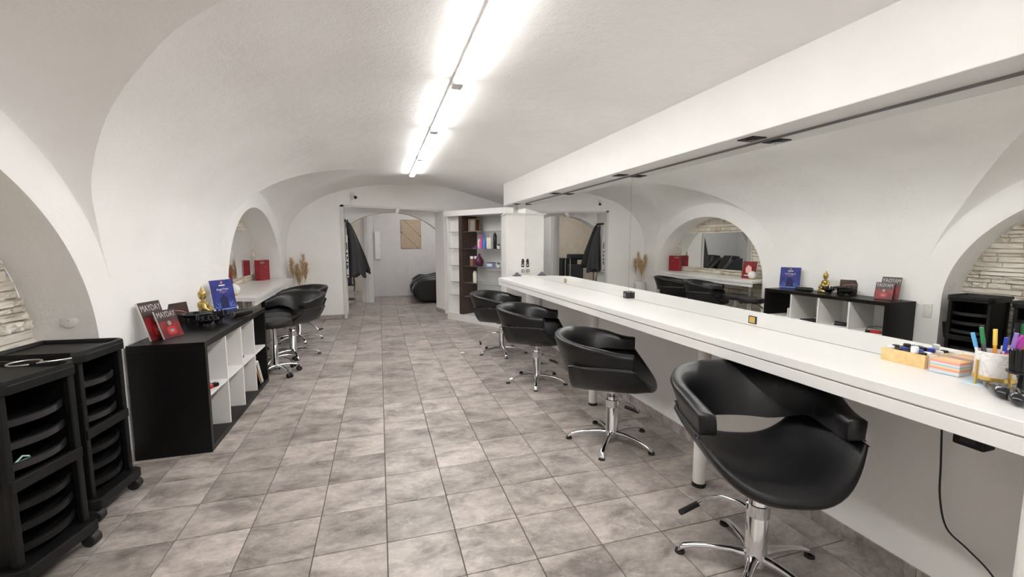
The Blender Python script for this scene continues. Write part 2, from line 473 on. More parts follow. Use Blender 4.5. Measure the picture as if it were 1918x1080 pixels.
for k in range(2):
    b = MB(); rows = lrow[k]; n = len(rows[0])
    for j in range(len(rows)-1):
        b.add(rows[j]+rows[j+1], [(i, i+1, n+1+i, n+i) for i in range(n-1)])
    o = b.build('vault_lunette', 'plaster', ceiling, ang=60)
# left wall
prev = None
for y in ys:
    L = which(y); top = zl(L, y, XW) if L else BAR[0][1]
    zn = niche_z(y); bot = zn if zn else 0.0
    cur = (y, bot, top, zn is not None)
    if prev is not None:
        pb = prev[1]; cb = cur[1]
        if prev[3] != cur[3]:
            if prev[3]: pb = 0.0 if prev[1] < 0.82 else pb
            if cur[3]: cb = 0.0 if cur[1] < 0.82 else cb
            if prev[3] and not cur[3]: pb = 0.0
            if cur[3] and not prev[3]: cb = 0.0
        wl.add([(XW,prev[0],pb),(XW,y,cb),(XW,y,top),(XW,prev[0],prev[2])], [(0,1,2,3)])
    prev = cur
wall_left = struct(wl.build('wall_left', 'plaster', smooth=False))
# niches: reveal, back, stone cladding
DEPS = (0.31, 0.385)
def stone_piece(w, h, d, rnd):
    # rough block: front face chamfered and uneven, local x = out of the wall, y = along, z = up
    c = 0.003; nu, nw = 4, 2; g = []
    for j in range(nw+1):
        for i in range(nu+1):
            yy = c + (w-2*c)*i/nu + (rnd.uniform(-0.3,0.3)*w/nu if 0 < i < nu else rnd.uniform(0,0.004)*(1 if i == 0 else -1))
            zz = c + (h-2*c)*j/nw + (rnd.uniform(-0.25,0.25)*h/nw if 0 < j < nw else rnd.uniform(0,0.007)*(1 if j == 0 else -1))
            g.append((d*(0.55+0.75*rnd.random()), yy, zz))
    n0 = len(g); k = nu+1
    rim = [i for i in range(k)] + [j*k+nu for j in range(1,nw+1)] + [nw*k+i for i in range(nu-1,-1,-1)] + [j*k for j in range(nw-1,0,-1)]
    g2 = [(0.0, (0 if g[i][1] < w*0.25 else w if g[i][1] > w*0.75 else g[i][1]) if (i % k in (0,nu)) else g[i][1], (0 if i < k else h if i >= nw*k else g[i][2])) for i in rim]
    fs = [(j*k+i, j*k+i+1, (j+1)*k+i+1, (j+1)*k+i) for j in range(nw) for i in range(nu)]
    m_ = len(rim)
    fs += [(n0+i, n0+(i+1)%m_, rim[(i+1)%m_], rim[i]) for i in range(m_)]
    b = MB(); b.add(g+g2, fs)
    return b
rs = random.Random(11)
stone_lib = {0: [], 1: []}
for nk, (hh, lens) in enumerate((((0.062,), (0.12,0.19,0.27,0.36,0.48)), ((0.088,), (0.24,0.38,0.54,0.74)))):
    for h in hh:
        for w in lens:
            for _ in range(3):
                stone_lib[nk].append((w, h, stone_piece(w-0.003, h-0.003, 0.028, rs).mesh('stone', smooth=False)))
                stone_lib[nk][-1][2].materials.append(M['stone'] if nk == 0 else M['stone2'])
for nk, n in enumerate(NICHE):
    DEP = DEPS[nk]
    b = MB(); K = 72; rows = []
    path = [(n['yc']-n['a'], 0.0), (n['yc']-n['a'], n['z0']*0.5)] + [(n['yc']-n['a']*math.cos(PI*i/K), n['z0']+n['b']*math.sin(PI*i/K)) for i in range(K+1)] + [(n['yc']+n['a'], n['z0']*0.5), (n['yc']+n['a'], 0.0)]
    for i in range(len(path)-1):
        (ya, za), (yb, zb) = path[i], path[i+1]
        b.add([(XW,ya,za),(XW,yb,zb),(XW-DEP,yb,zb),(XW-DEP,ya,za)], [(0,1,2,3)])
    b.build('niche_reveal', 'plaster', wall_left, ang=50)
    b = MB(); b.add([(XW-DEP-0.002, yy, zz) for yy, zz in path], [tuple(range(len(path)))])
    nb_ = b.build('niche_back', 'stone' if nk == 0 else 'stone2', wall_left, smooth=False); low = MB()
    # cladding
    z = 0.0; h = 0.062 if nk == 0 else 0.088
    lib = stone_lib[nk]
    while z < n['z0']+n['b']:
        rh = h*rs.choice((0.55,0.7,0.85,1.0,1.0,1.25)); zm = z + rh
        q = 1-(max(zm-n['z0'],0)/n['b'])**2
        if q <= 0: break
        half = n['a']*math.sqrt(q)
        yy = n['yc']-half + 0.0
        end = n['yc']+half
        if nk == 0: yy = max(yy, 1.0)
        while yy < end-0.05:
            w, hh, me = rs.choice([s for s in lib if s[0] <= end-yy+0.14] or [lib[0]])
            if yy + w > end: w2 = end-yy
            else: w2 = w
            sc_ = (rs.uniform(0.45,1.35), w2/w, rh/h)
            if nk == 0 and z < 0.42:
                low.add([(XW-DEP+v.co.x*sc_[0], yy+v.co.y*sc_[1], z+v.co.z*sc_[2]) for v in me.vertices], [tuple(p.vertices) for p in me.polygons])
            else:
                o = link('stone', me, None, nb_, loc=(XW-DEP, yy, z)); o.scale = sc_
            yy += w2
        z += rh
    if low.v:
        o = low.build('lower_stones', 'stone', nb_, smooth=False); o['kind'] = 'stuff'
# right wall, end wall, rear wall
b = MB(); b.box(XM+0.012, XM+0.06, YB, 6.9, 0, 2.30)
wall_right = struct(b.build('wall_right', 'plaster', smooth=False))
b = MB(); b.box(XR, XR+0.05, 6.6, YE+0.1, 0, 2.25)
b.build('return_wall', 'plaster', wall_right, smooth=False)
DX0, DX1 = -0.62, 1.245
b = MB()
b.add([(XW-0.25,YE,0),(DX0,YE,0),(DX0,YE,2.115),(DX1,YE,2.065),(DX1,YE,0),(XR+0.1,YE,0),(XR+0.1,YE,2.75),(XW-0.25,YE,2.75)], [(0,1,2,7),(2,3,6,7),(3,4,5,6)])
wall_back = struct(b.build('wall_back', 'plaster', smooth=False))
b = MB()   # reveals and soffit of the opening
b.add([(DX0,YE,0),(DX0,YE+0.42,0),(DX0,YE+0.42,2.115),(DX0,YE,2.115)], [(0,1,2,3)])
b.add([(DX1,YE,0),(DX1-0.12,YE+0.42,0),(DX1-0.12,YE+0.42,2.065),(DX1,YE,2.065)], [(0,3,2,1)])
b.add([(DX0,YE,2.115),(DX0,YE+0.42,2.26),(DX1-0.12,YE+0.42,2.26),(DX1,YE,2.065)], [(0,1,2,3)])
b.build('opening_reveal', 'plaster', wall_back, smooth=False)
# arch just behind the opening
b = MB(); K = 40; ya = YE+0.42; yb2 = YE+0.68
arc = [(0.25-1.2*math.cos(PI*i/K), 1.05+1.0*math.sin(PI*i/K)) for i in range(K+1)]
for i in range(K):
    (xa, za), (xb, zb) = arc[i], arc[i+1]
    b.add([(xa,ya,za),(xb,ya,zb),(xb,ya,2.6),(xa,ya,2.6)], [(0,1,2,3)])
    b.add([(xa,ya,za),(xb,ya,zb),(xb,yb2,zb),(xa,yb2,za)], [(0,1,2,3)])
b.add([(-1.7,ya,0),(-0.95,ya,0),(-0.95,ya,2.6),(-1.7,ya,2.6)], [(0,1,2,3)])
b.add([(1.45,ya,0),(2.9,ya,0),(2.9,ya,2.6),(1.45,ya,2.6)], [(0,1,2,3)])
for xx in (-0.95, 1.45): b.add([(xx,ya,0),(xx,yb2,0),(xx,yb2,1.05),(xx,ya,1.05)], [(0,1,2,3)])
b.build('passage_arch', 'plaster', wall_back, ang=50)
b = MB(); b.add([(XW-0.6,YB,0),(XR+0.1,YB,0),(XR+0.1,YB,2.75),(XW-0.6,YB,2.75)], [(0,1,2,3)])
struct(b.build('wall_rear', 'plaster', smooth=False))
# soffit box above the mirrors
b = MB(); b.box(1.934, XM+0.2, YB, 6.83, 2.031, 2.46)
struct(b.build('trim_1', 'trim', smooth=False, bevel=0.004))
# opening trim
b = MB(); b.box(DX0-0.05, DX0+0.005, YE-0.02, YE+0.01, 0, 2.14); 
b.add([(DX0-0.05,YE-0.02,2.105),(DX1,YE-0.02,2.055),(DX1,YE+0.01,2.055),(DX0-0.05,YE+0.01,2.105),(DX0-0.05,YE-0.02,2.14),(DX1,YE-0.02,2.09),(DX1,YE+0.01,2.09),(DX0-0.05,YE+0.01,2.14)],
      [(0,3,2,1),(4,5,6,7),(0,1,5,4),(1,2,6,5),(2,3,7,6),(3,0,4,7)])
struct(b.build('trim_2', 'trim', smooth=False))

# back rooms
YK = 12.12
b = MB()
b.add([(-0.17,YK,0),(3.6,YK,0),(3.6,YK,2.7),(-0.17,YK,2.7)], [(0,1,2,3)])
b.add([(3.6,ya,0),(3.6,YK,0),(3.6,YK,2.7),(3.6,ya,2.7)], [(0,1,2,3)])
wr = struct(b.build('wall_washroom', 'grey_white', smooth=False))
b = MB(); b.box(0.78, 0.79, YK-0.006, YK, 0.0, 1.35); b.build('panel_joint', 'trim', wr, smooth=False)
b = MB(); b.add([(-2.9,ya,2.62),(3.6,ya,2.62),(3.6,13.9,2.62),(-2.9,13.9,2.62)], [(0,1,2,3)])
struct(b.build('ceiling_washroom', 'plaster', smooth=False))
b = MB()
b.add([(-2.9,13.6,0),(-0.17,13.6,0),(-0.17,13.6,2.7),(-2.9,13.6,2.7)], [(0,1,2,3)])
b.add([(-2.9,ya,0),(-2.9,13.6,0),(-2.9,13.6,2.7),(-2.9,ya,2.7)], [(0,1,2,3)])
struct(b.build('wall_corridor', 'beige_wall', smooth=False))
b = MB(); b.box(-0.42,-0.17,10.95,12.15,0,2.62)
wp = struct(b.build('wall_partition', 'grey_white', smooth=False, bevel=0.004))
b = MB(); b.box(-0.33,-0.155,10.92,10.955,0,2.62)
b.build('door_frame', 'trim', wp, smooth=False, bevel=0.006)
b = MB(); b.box(-0.275,-0.21,10.905,10.925,0,2.62); b.build('frame_moulding', 'trim', wp, smooth=False, bevel=0.005)

# ---------------------------------------------------------------- floor of tiles
TX, TY = 0.331, 0.3155
X0, Y0 = -0.007, 2.062
GAP = 0.0045
b = MB(); b.box(-3.0, 3.7, YB, 13.9, -0.06, -0.0045)
floor = struct(b.build('floor', 'grout', smooth=False))
def tile_mb(w, d):
    c = 0.0015; b = MB(); hx, hy = w/2, d/2
    b.add([(-hx,-hy,-0.007),(hx,-hy,-0.007),(hx,hy,-0.007),(-hx,hy,-0.007),(-hx,-hy,-c),(hx,-hy,-c),(hx,hy,-c),(-hx,hy,-c),(-hx+c,-hy+c,0),(hx-c,-hy+c,0),(hx-c,hy-c,0),(-hx+c,hy-c,0)],
          [(8,9,10,11)] + [(i,(i+1)%4,4+(i+1)%4,4+i) for i in range(4)] + [(4+i,4+(i+1)%4,8+(i+1)%4,8+i) for i in range(4)])
    return b
tile_me = tile_mb(TX-GAP, TY-GAP).mesh('floor_tile', smooth=False); tile_me.materials.append(M['tile'])
cells = []
for i in range(-10, 12):
    for j in range(-14, 38):
        x = X0 + (i+0.5)*TX; y = Y0 + (j+0.5)*TY
        if y < YB or y > 13.8: continue
        if y < YE and not (XW-0.1 < x < XM+0.1):
            if not (x > XW-0.5 and niche_z(y)): continue
        vis = 0.75 < y < 8.9 and XW < x < XM
        cells.append((0 if vis else 1, y, x))
cells.sort()
rest = MB()
for k, (vv, y, x) in enumerate(cells):
    if k < 300 and vv == 0:
        o = link('floor_tile', tile_me, None, floor, loc=(x, y, 0))
    else:
        t = tile_mb(TX-GAP, TY-GAP); t.xf(Matrix.Translation((x,y,0))); rest.add(t.v, t.f)
o = rest.build('floor_tiles', 'tile', floor, smooth=False); o['kind'] = 'stuff'

# ---------------------------------------------------------------- tile skirting
def skirting(name, p0, p1, n, h=0.078, t=0.010):
    # n is the inward normal
    p0 = Vector((*p0,0)); p1 = Vector((*p1,0)); d = (p1-p0); L = d.length; d.normalize(); nn = Vector((*n,0))
    rz = math.atan2(d.y, d.x)
    base = MB()
    q = [p0, p1, p1+nn*0.005, p0+nn*0.005]
    base.prism([(v.x,v.y) for v in q], 0.0, h-0.003)
    root = struct(base.build(name, 'grout', smooth=False))
    k = max(1, round(L/0.45)); w = L/k
    sgn = 1 if Vector((-d.y,d.x,0)).dot(nn) > 0 else -1
    mb = MB(); mb.box(0.0015, w-0.0015, min(0.001*sgn,t*sgn), max(0.001*sgn,t*sgn), 0.002, h)
    me = mb.mesh('skirting_tile', smooth=False); me.materials.append(M['tile'])
    for i in range(k):
        pp = p0 + d*(w*i)
        link('skirting_tile', me, None, root, loc=(pp.x,pp.y,0), rot=(0,0,rz))
skirting('baseboard_right', (XM+0.012, 0.2), (XM+0.012, 6.25), (-1,0))
skirting('baseboard_left', (XW, 3.15), (XW, 5.48), (1,0))
skirting('baseboard_back_left', (XW, YE), (DX0-0.05, YE), (0,-1))
skirting('baseboard_opening_right', (DX1, YE), (DX1-0.12, YE+0.42), (-0.961,-0.275))
skirting('baseboard_opening_left', (DX0, YE), (DX0, YE+0.42), (1,0))

# ================================================================ LAMPS
LX = 0.545
joints = [-1.85, -0.62, 0.55, 1.80, 3.08, 4.40, 5.90, 7.45]
seglab = ['third tube lamp behind the viewer, far from the doorway', 'second tube lamp behind the viewer', 'tube lamp just overhead of the viewer',
          'nearest lit white tube lamp, running out of the top of the picture', 'second nearest lit tube lamp in the ceiling row',
          'third lit tube lamp in the ceiling row', 'farthest lit tube lamp of the row, above the shelf corner']
for i in range(7):
    ya_, yb_ = joints[i], joints[i+1]
    t = thing('tube_lamp', seglab[i], 'ceiling lamp', (LX, (ya_+yb_)/2, 2.495), group='tube lamps along the vault')
    h = (yb_-ya_)/2
    MB().box(-0.032,0.032,-h,h,0.036,0.066).build('batten', 'fixture', t, smooth=False, bevel=0.003)
    MB().box(-0.038,0.038,-h+0.05,h-0.05,0.032,0.038).build('glow_shield', 'fixture', t, smooth=False, bevel=0.002)  # plate added to keep tube light off the ceiling
    MB().box(-0.036,0.036,-h+0.055,h-0.055,0.016,0.032).build('tube', 'tube', t, smooth=False, bevel=0.005, seg=2)
    for s in (-1, 1):
        MB().box(-0.036,0.036,s*(h-0.03)-0.030,s*(h-0.03)+0.0295,0.008,0.050).build('end_cap', 'fixture', t, smooth=False, bevel=0.004)
t = thing('washroom_fill_light', 'added unseen fill light on the washroom ceiling beyond the opening', 'ceiling lamp', (1.35, 10.6, 2.50))  # out of view, added to brighten the washroom
MB().box(-0.04,0.04,-0.62,0.62,0.07,0.118).build('batten', 'fixture', t, smooth=False)
MB().box(-0.03,0.03,-0.58,0.58,0.02,0.07).build('tube', 'back_fill', t, smooth=False, bevel=0.01)
t = thing('corridor_fill_light', 'added unseen fill light on the corridor ceiling left of the washroom', 'ceiling lamp', (-1.5, 12.0, 2.54))  # unseen source, added so the corridor is not dark
MB().box(-0.15,0.15,-0.15,0.15,0.05,0.078).build('base', 'fixture', t, smooth=False)
MB().box(-0.13,0.13,-0.13,0.13,0.0,0.05).build('diffuser', 'back_fill', t, smooth=False, bevel=0.01)

# soffit spots (off)
for i, (yy, txt) in enumerate(((2.033, 'square black recessed spot in the soffit nearest the viewer'), (3.44, 'second square black recessed spot in the soffit'),
                         (4.92, 'third square black recessed spot in the soffit'), (6.45, 'farthest black recessed spot, at the tower cabinet'))):
    t = thing('recessed_spot', txt, 'spotlight', (2.035, yy, 2.031), group='spots under the soffit')
    MB().box(-0.05,0.05,-0.055,0.055,-0.006,0.0).build('frame', 'plastic', t, smooth=False, bevel=0.002)
    MB().lathe([(0.030,-0.012),(0.033,-0.006)], n=20).build('lens', 'gloss_black', t)

# ================================================================ MIRROR WALL AND COUNTER
ZC = 0.952
mir_edges = [-0.9, 3.403, 6.298]
for i in range(2):
    y0_, y1_ = mir_edges[i], mir_edges[i+1]
    t = thing('wall_mirror', ('huge wall mirror above the counter nearest the viewer', 'far wall mirror above the counter, beside the tower cabinet')[i], 'mirror', (XM, (y0_+y1_)/2, ZC), group='mirrors above the long counter')
    h = (y1_-y0_)/2
    MB().box(0.0,0.006,-h+0.0015,h-0.0015,0.001,2.018-ZC).build('pane', 'mirror', t, smooth=False)
    MB().box(-0.002,0.011,-h,h,2.018-ZC,2.0305-ZC).build('top_channel', 'mirror_edge', t, smooth=False)
    MB().box(0.006,0.011,-h,h,0.001,2.018-ZC).build('backing', 'mirror_edge', t, smooth=False)
t = thing('long_counter', 'long white counter running under the big mirrors', 'counter', (1.85, 3.0, 0))
def cpoly(ins):
    return [(1.738-1.85+ins, -0.9-3.0), (XM-1.85-0.0015, -0.9-3.0), (XM-1.85-0.0015, 6.29-3.0), (1.585-1.85+ins, 5.88-3.0)]
MB().prism(cpoly(0.0), ZC-0.042, ZC).build('top', 'white', t, smooth=False, bevel=0.003)
MB().prism(cpoly(0.006), ZC-0.048, ZC-0.042).build('shadow_gap', 'shadow_gap', t, smooth=False)  # shade between the two boards, put in as a grey colour
MB().prism(cpoly(0.003), ZC-0.098, ZC-0.048).build('lower_board', 'white', t, smooth=False, bevel=0.002)
for yy in (0.68, 2.04, 3.40, 4.78):
    lg = MB().cyl((1.79-1.85, yy-3.0, 0.022), (1.79-1.85, yy-3.0, ZC-0.098), 0.036, n=28).build('leg', 'white_matt', t)
    MB().cyl((1.79-1.85, yy-3.0, 0.0), (1.79-1.85, yy-3.0, 0.024), 0.0385, n=28).build('foot_ring', 'rubber', lg)
MB().box(-0.02,XM-1.85,0.66-3.0,0.70-3.0,0.0,ZC-0.098).build('support_panel', 'white_matt', t, smooth=False)
# things on the mirror foot
t = thing('mirror_bracket', 'small black mirror bracket at the joint of the two big mirrors', 'bracket', (XM-0.001, 3.395, ZC))
MB().box(-0.042,0.0,-0.032,0.032,0.0,0.060).build('body', 'gloss_black', t, smooth=False, bevel=0.006)
MB().box(-0.044,-0.0415,-0.018,0.018,0.014,0.044).build('front_plate', 'pewter', t, smooth=False)
for yy, lbl in ((2.04, 'black and gold square sticker at the foot of the near mirror'), (4.795, 'black and gold square sticker at the foot of the far mirror')):
    t = thing('mirror_sticker', lbl, 'sticker', (XM-0.0008, yy, ZC+0.012), group='stickers on the mirrors')
    MB().box(-0.0012,0.0,-0.029,0.029,0.0,0.046).build('backing', 'ink', t, smooth=False)
    MB().box(-0.002,-0.0012,-0.019,0.022,0.006,0.041).build('gold_field', 'gold', t, smooth=False)

# tower cabinet at the end of the counter
t = thing('tower_cabinet', 'tall white cabinet end beside the far mirror and counter', 'cabinet', (1.98, 6.65, 0))
MB().prism([(1.825-1.98,6.30-6.65),(XM-1.98+0.01,6.30-6.65),(XM-1.98+0.01,7.085-6.65),(1.93-1.98,6.962-6.65)], 0.0, 1.865).build('body', 'white_matt', t, smooth=False, bevel=0.002)
MB().prism([(1.80-1.98,6.285-6.65),(XM-1.98+0.01,6.285-6.65),(XM-1.98+0.01,7.085-6.65),(1.92-1.98,6.96-6.65)], 1.865, 1.885).build('top_board', 'white', t, smooth=False)
t = thing('power_outlet', 'white double power outlet with black inserts on the tower cabinet', 'power outlet', (2.075, 6.299, 0.970))
MB().box(-0.045,0.045,-0.010,0.0,0,0.085).build('plate', 'socket', t, smooth=False, bevel=0.003)
MB().lathe([(0.026,0.0),(0.026,0.004)], n=8).xf(Matrix.Translation((0.01,-0.010,0.042)) @ Matrix.Rotation(R(90),4,'X')).build('insert', 'ink', t)
MB().box(0.004,0.016,-0.0165,-0.013,0.024,0.060).box(-0.008,0.028,-0.0165,-0.013,0.036,0.048).build('cross_slot', 'socket', t, smooth=False)
t = thing('wall_decal', 'black figure sticker above the outlet on the tower cabinet', 'sticker', (2.085, 6.2995, 1.07))
MB().prism_axis([(-0.022,0.0),(0.022,0.0),(0.022,0.058),(-0.022,0.058)], -0.002, 0.0, 'y').build('block', 'ink', t, smooth=False)
MB().prism_axis([(-0.016,0.060),(0.018,0.060),(0.026,0.085),(0.018,0.118),(0.0,0.128),(-0.018,0.118),(-0.012,0.095),(-0.024,0.085)], -0.002, 0.0, 'y').build('figure', 'ink', t, smooth=False)
MB().prism_axis([(-0.008,0.02),(0.008,0.02),(0.011,0.034),(0.0,0.044),(-0.011,0.034)], -0.003, -0.002, 'y').build('pale_mark', 'white_print', t, smooth=False)
t = thing('pyramid_box', 'small dark pyramid on the far end of the counter', 'ornament', (1.93, 6.10, ZC))
MB().add([(-0.055,-0.055,0),(0.055,-0.055,0),(0.055,0.055,0),(-0.055,0.055,0),(0,0,0.062)], [(0,3,2,1),(0,1,4),(1,2,4),(2,3,4),(3,0,4)]).build('body', 'pewter', t, smooth=False)
MB().box(-0.057,0.057,-0.057,0.057,-0.0,0.006).build('base', 'ink', t, smooth=False)

# corner display cabinet : front line A -> B
A = Vector((1.20, 8.15, 0)); Bv = Vector((1.93, 6.97, 0)); dv = (Bv-A); LEN = dv.length; dv.normalize()
rzc = math.atan2(dv.y, dv.x)           # local +x along the front to the right, +y = inwards (back)
cab = thing('corner_display_cabinet', 'white corner display cabinet with glass shelves and a dark brown divider', 'cabinet', A, rzc)
DP = 0.37
MB().box(-0.005,LEN-0.004,0.0,DP+0.15,0.0,0.135).build('plinth', 'white', cab, smooth=False, bevel=0.003)
MB().box(-0.03,LEN+0.29,-0.03,DP+0.2,1.915,2.012).build('fascia', 'white', cab, smooth=False, bevel=0.003)
MB().box(-0.02,LEN-0.004,DP,DP+0.02,0.135,1.915).build('back_panel', 'grey_white', cab, smooth=False)
MB().box(-0.02,0.0,0.03,DP,0.135,1.915).build('side_panel', 'white_matt', cab, smooth=False)
MB().box(0.0,0.34,DP-0.26,DP-0.245,0.135,1.915).build('inner_panel', 'white_matt', cab, smooth=False)
MB().box(0.345,0.435,-0.004,DP,0.137,1.913).build('divider', 'brown_wood', cab, smooth=False, bevel=0.002)
SZ = [0.47, 0.72, 1.02, 1.335, 1.635]
for z in SZ:
    g = MB().box(0.435,LEN-0.004,0.03,DP,z-0.006,z).build('shelf', 'glass', cab, smooth=False)
    MB().box(0.435,LEN-0.004,0.0275,0.03,z-0.006,z).build('front_edge', 'glass_edge', g, smooth=False)
    g = MB().box(0.05,0.345,0.03,DP-0.26,z-0.006,z).build('shelf', 'glass', cab, smooth=False)
    MB().box(0.05,0.345,0.0275,0.03,z-0.006,z).build('front_edge', 'glass_edge', g, smooth=False)
MB().box(0.45,LEN-0.004,DP-0.02,DP,0.935,0.965).build('back_rail', 'white', cab, smooth=False)
cabM = Matrix.Translation(A) @ Matrix.Rotation(rzc, 4, 'Z')
def on_shelf(u, v, z): 
    p = cabM @ Vector((u, v, z)); return (p.x, p.y, p.z)
# shelf goods
t = thing('wooden_lantern', 'wooden framed lantern on the top shelf of the corner cabinet', 'lantern', on_shelf(0.58,0.17,1.635), rzc)
t.scale = (0.85,0.85,1.0)
b = MB()
for sx in (-1,1):
    for sy in (-1,1): b.box(sx*0.09-0.012, sx*0.09+0.012, sy*0.07-0.012, sy*0.07+0.012, 0.016, 0.215)
b.box(-0.102,0.102,-0.082,0.082,0.0,0.018).box(-0.102,0.102,-0.082,0.082,0.208,0.226)
b.build('frame', 'lantern_wood', t, smooth=False)
MB().box(-0.080,0.080,-0.062,-0.060,0.018,0.208).build('pane', 'glass', t, smooth=False)
MB().box(-0.008,0.008,-0.084,-0.06,0.12,0.13).build('glazing_bar', 'lantern_wood', t, smooth=False)
MB().box(-0.08,0.08,0.055,0.06,0.018,0.208).build('rear_board', 'brown_wood', t, smooth=False)
def bottle(name, label, m, cap, loc, r, h, capr=None, caph=0.02, shape='straight', group=None):
    t = thing(name, label, 'bottle', loc, 0, group)
    if shape == 'straight':
        pr = [(r*0.92,0),(r,0.006),(r,h*0.9),(r*0.75,h*0.97),(r*0.45,h)]
    elif shape == 'round':
        pr = [(r*0.55,0),(r*0.85,h*0.12),(r,h*0.38),(r*0.9,h*0.62),(r*0.55,h*0.85),(r*0.32,h)]
    else:
        pr = [(r*0.92,0),(r,0.006),(r,h*0.62),(r*0.62,h*0.8),(r*0.35,h*0.9),(r*0.35,h)]
    MB().lathe(pr, n=20).build('body', m, t)
    cr = capr or r*0.5
    if shape == 'spray':
        MB().lathe([(cr,0),(cr,0.018),(cr*0.7,0.025),(cr*0.7,0.035)], (0,0,h), 14).build('collar', cap, t)
        MB().box(-0.042,0.018,-0.010,0.010,h+0.032,h+0.052).box(-0.038,-0.031,-0.006,0.006,h+0.005,h+0.033).build('trigger', cap, t, smooth=False, bevel=0.003)
    else:
        MB().lathe([(cr,0),(cr,caph*0.9),(cr*0.85,caph)], (0,0,h), 16).build('cap', cap, t)
    return t
z = 1.335
bottle('styling_bottle', 'slim white bottle left of the pink spray bottle', 'cream', 'silver', on_shelf(0.665,0.20,z), 0.022, 0.165, 0.010, 0.03)
bottle('spray_bottle', 'pink spray bottle on the second shelf of the corner cabinet', 'pink', 'pink', on_shelf(0.735,0.18,z), 0.032, 0.19, 0.014, shape='spray')
bottle('spray_bottle', 'blue spray bottle beside the pink one on the second shelf', 'sky_blue', 'sky_blue', on_shelf(0.815,0.18,z), 0.033, 0.19, 0.014, shape='spray')
bottle('styling_can', 'left one of two pale silver cans on the second shelf', 'cream', 'silver', on_shelf(0.905,0.18,z), 0.026, 0.20, 0.019, 0.03)
bottle('styling_can', 'right one of two pale silver cans on the second shelf', 'cream', 'silver', on_shelf(0.962,0.18,z), 0.026, 0.20, 0.019, 0.03)
bottle('hairspray_can', 'tall black spray can with white lettering on the second shelf', 'gloss_black', 'ink', on_shelf(1.095,0.16,z), 0.032, 0.25, 0.014, 0.025)
def pot_plant(label, loc):
    t = thing('potted_succulent', label, 'plant', loc, 0, 'small succulents in the corner cabinet')
    MB().lathe([(0.026,0),(0.034,0.05),(0.034,0.054)], n=16).build('pot', 'vase', t)
    b = MB()
    for k in range(9):
        a = k*2.4; rr = 0.004+0.018*(k/9)
        b.cyl((rr*math.cos(a),rr*math.sin(a),0.05), (rr*1.9*math.cos(a),rr*1.9*math.sin(a),0.095-0.02*(k/9)), 0.008, 0.002, 6)
    b.build('leaves', 'leaf', t)
pot_plant('tiny succulent in a white pot on the second shelf', on_shelf(1.255,0.08,1.335))
pot_plant('tiny succulent in a white pot on the third shelf', on_shelf(1.25,0.08,1.02))
t = thing('violet_figurine', 'small violet ornament against the brown divider', 'ornament', on_shelf(0.60,0.17,1.335))
MB().lathe([(0.05,0),(0.058,0.008),(0.035,0.022),(0.012,0.03)], n=14, sx=1, sy=0.7).build('dish', 'violet', t)
MB().lathe([(0.010,0.028),(0.014,0.04),(0.004,0.062)], n=10).build('knob', 'violet', t)
bottle('perfume_bottle', 'left copper bottle with a white cap beside the purple flask', 'copper', 'white_print', on_shelf(0.535,0.14,1.02), 0.034, 0.13, 0.034, 0.045)
bottle('perfume_bottle', 'right copper bottle with a white cap beside the purple flask', 'copper', 'white_print', on_shelf(0.615,0.17,1.02), 0.034, 0.13, 0.034, 0.045)
bottle('round_flask', 'round deep purple flask on the third shelf', 'purple', 'purple', on_shelf(0.715,0.15,1.02), 0.085, 0.18, 0.022, 0.045, 'round')
t = thing('cream_tub', 'small lilac product box on the third shelf', 'box', on_shelf(1.01,0.15,1.02), rzc)
MB().box(-0.068,0.068,-0.045,0.045,0.0,0.072).build('body', 'lilac', t, smooth=False, bevel=0.003)
MB().box(-0.070,0.070,-0.047,0.047,0.066,0.080).build('lid', 'pewter', t, smooth=False)
MB().box(-0.055,0.055,-0.0465,-0.0449,0.024,0.046).build('label_band', 'white_print', t, smooth=False)
bottle('shampoo_bottle', 'tall cream shampoo bottle alone on the fourth shelf', 'cream', 'cream', on_shelf(0.60,0.15,0.72), 0.036, 0.19, 0.026, 0.018)
t = thing('hair_tray', 'flat pale dish low in the corner cabinet', 'dish', on_shelf(0.60,0.14,0.47))
MB().lathe([(0.04,0),(0.085,0.012),(0.09,0.018),(0.075,0.012)], n=20).build('bowl', 'silver', t)

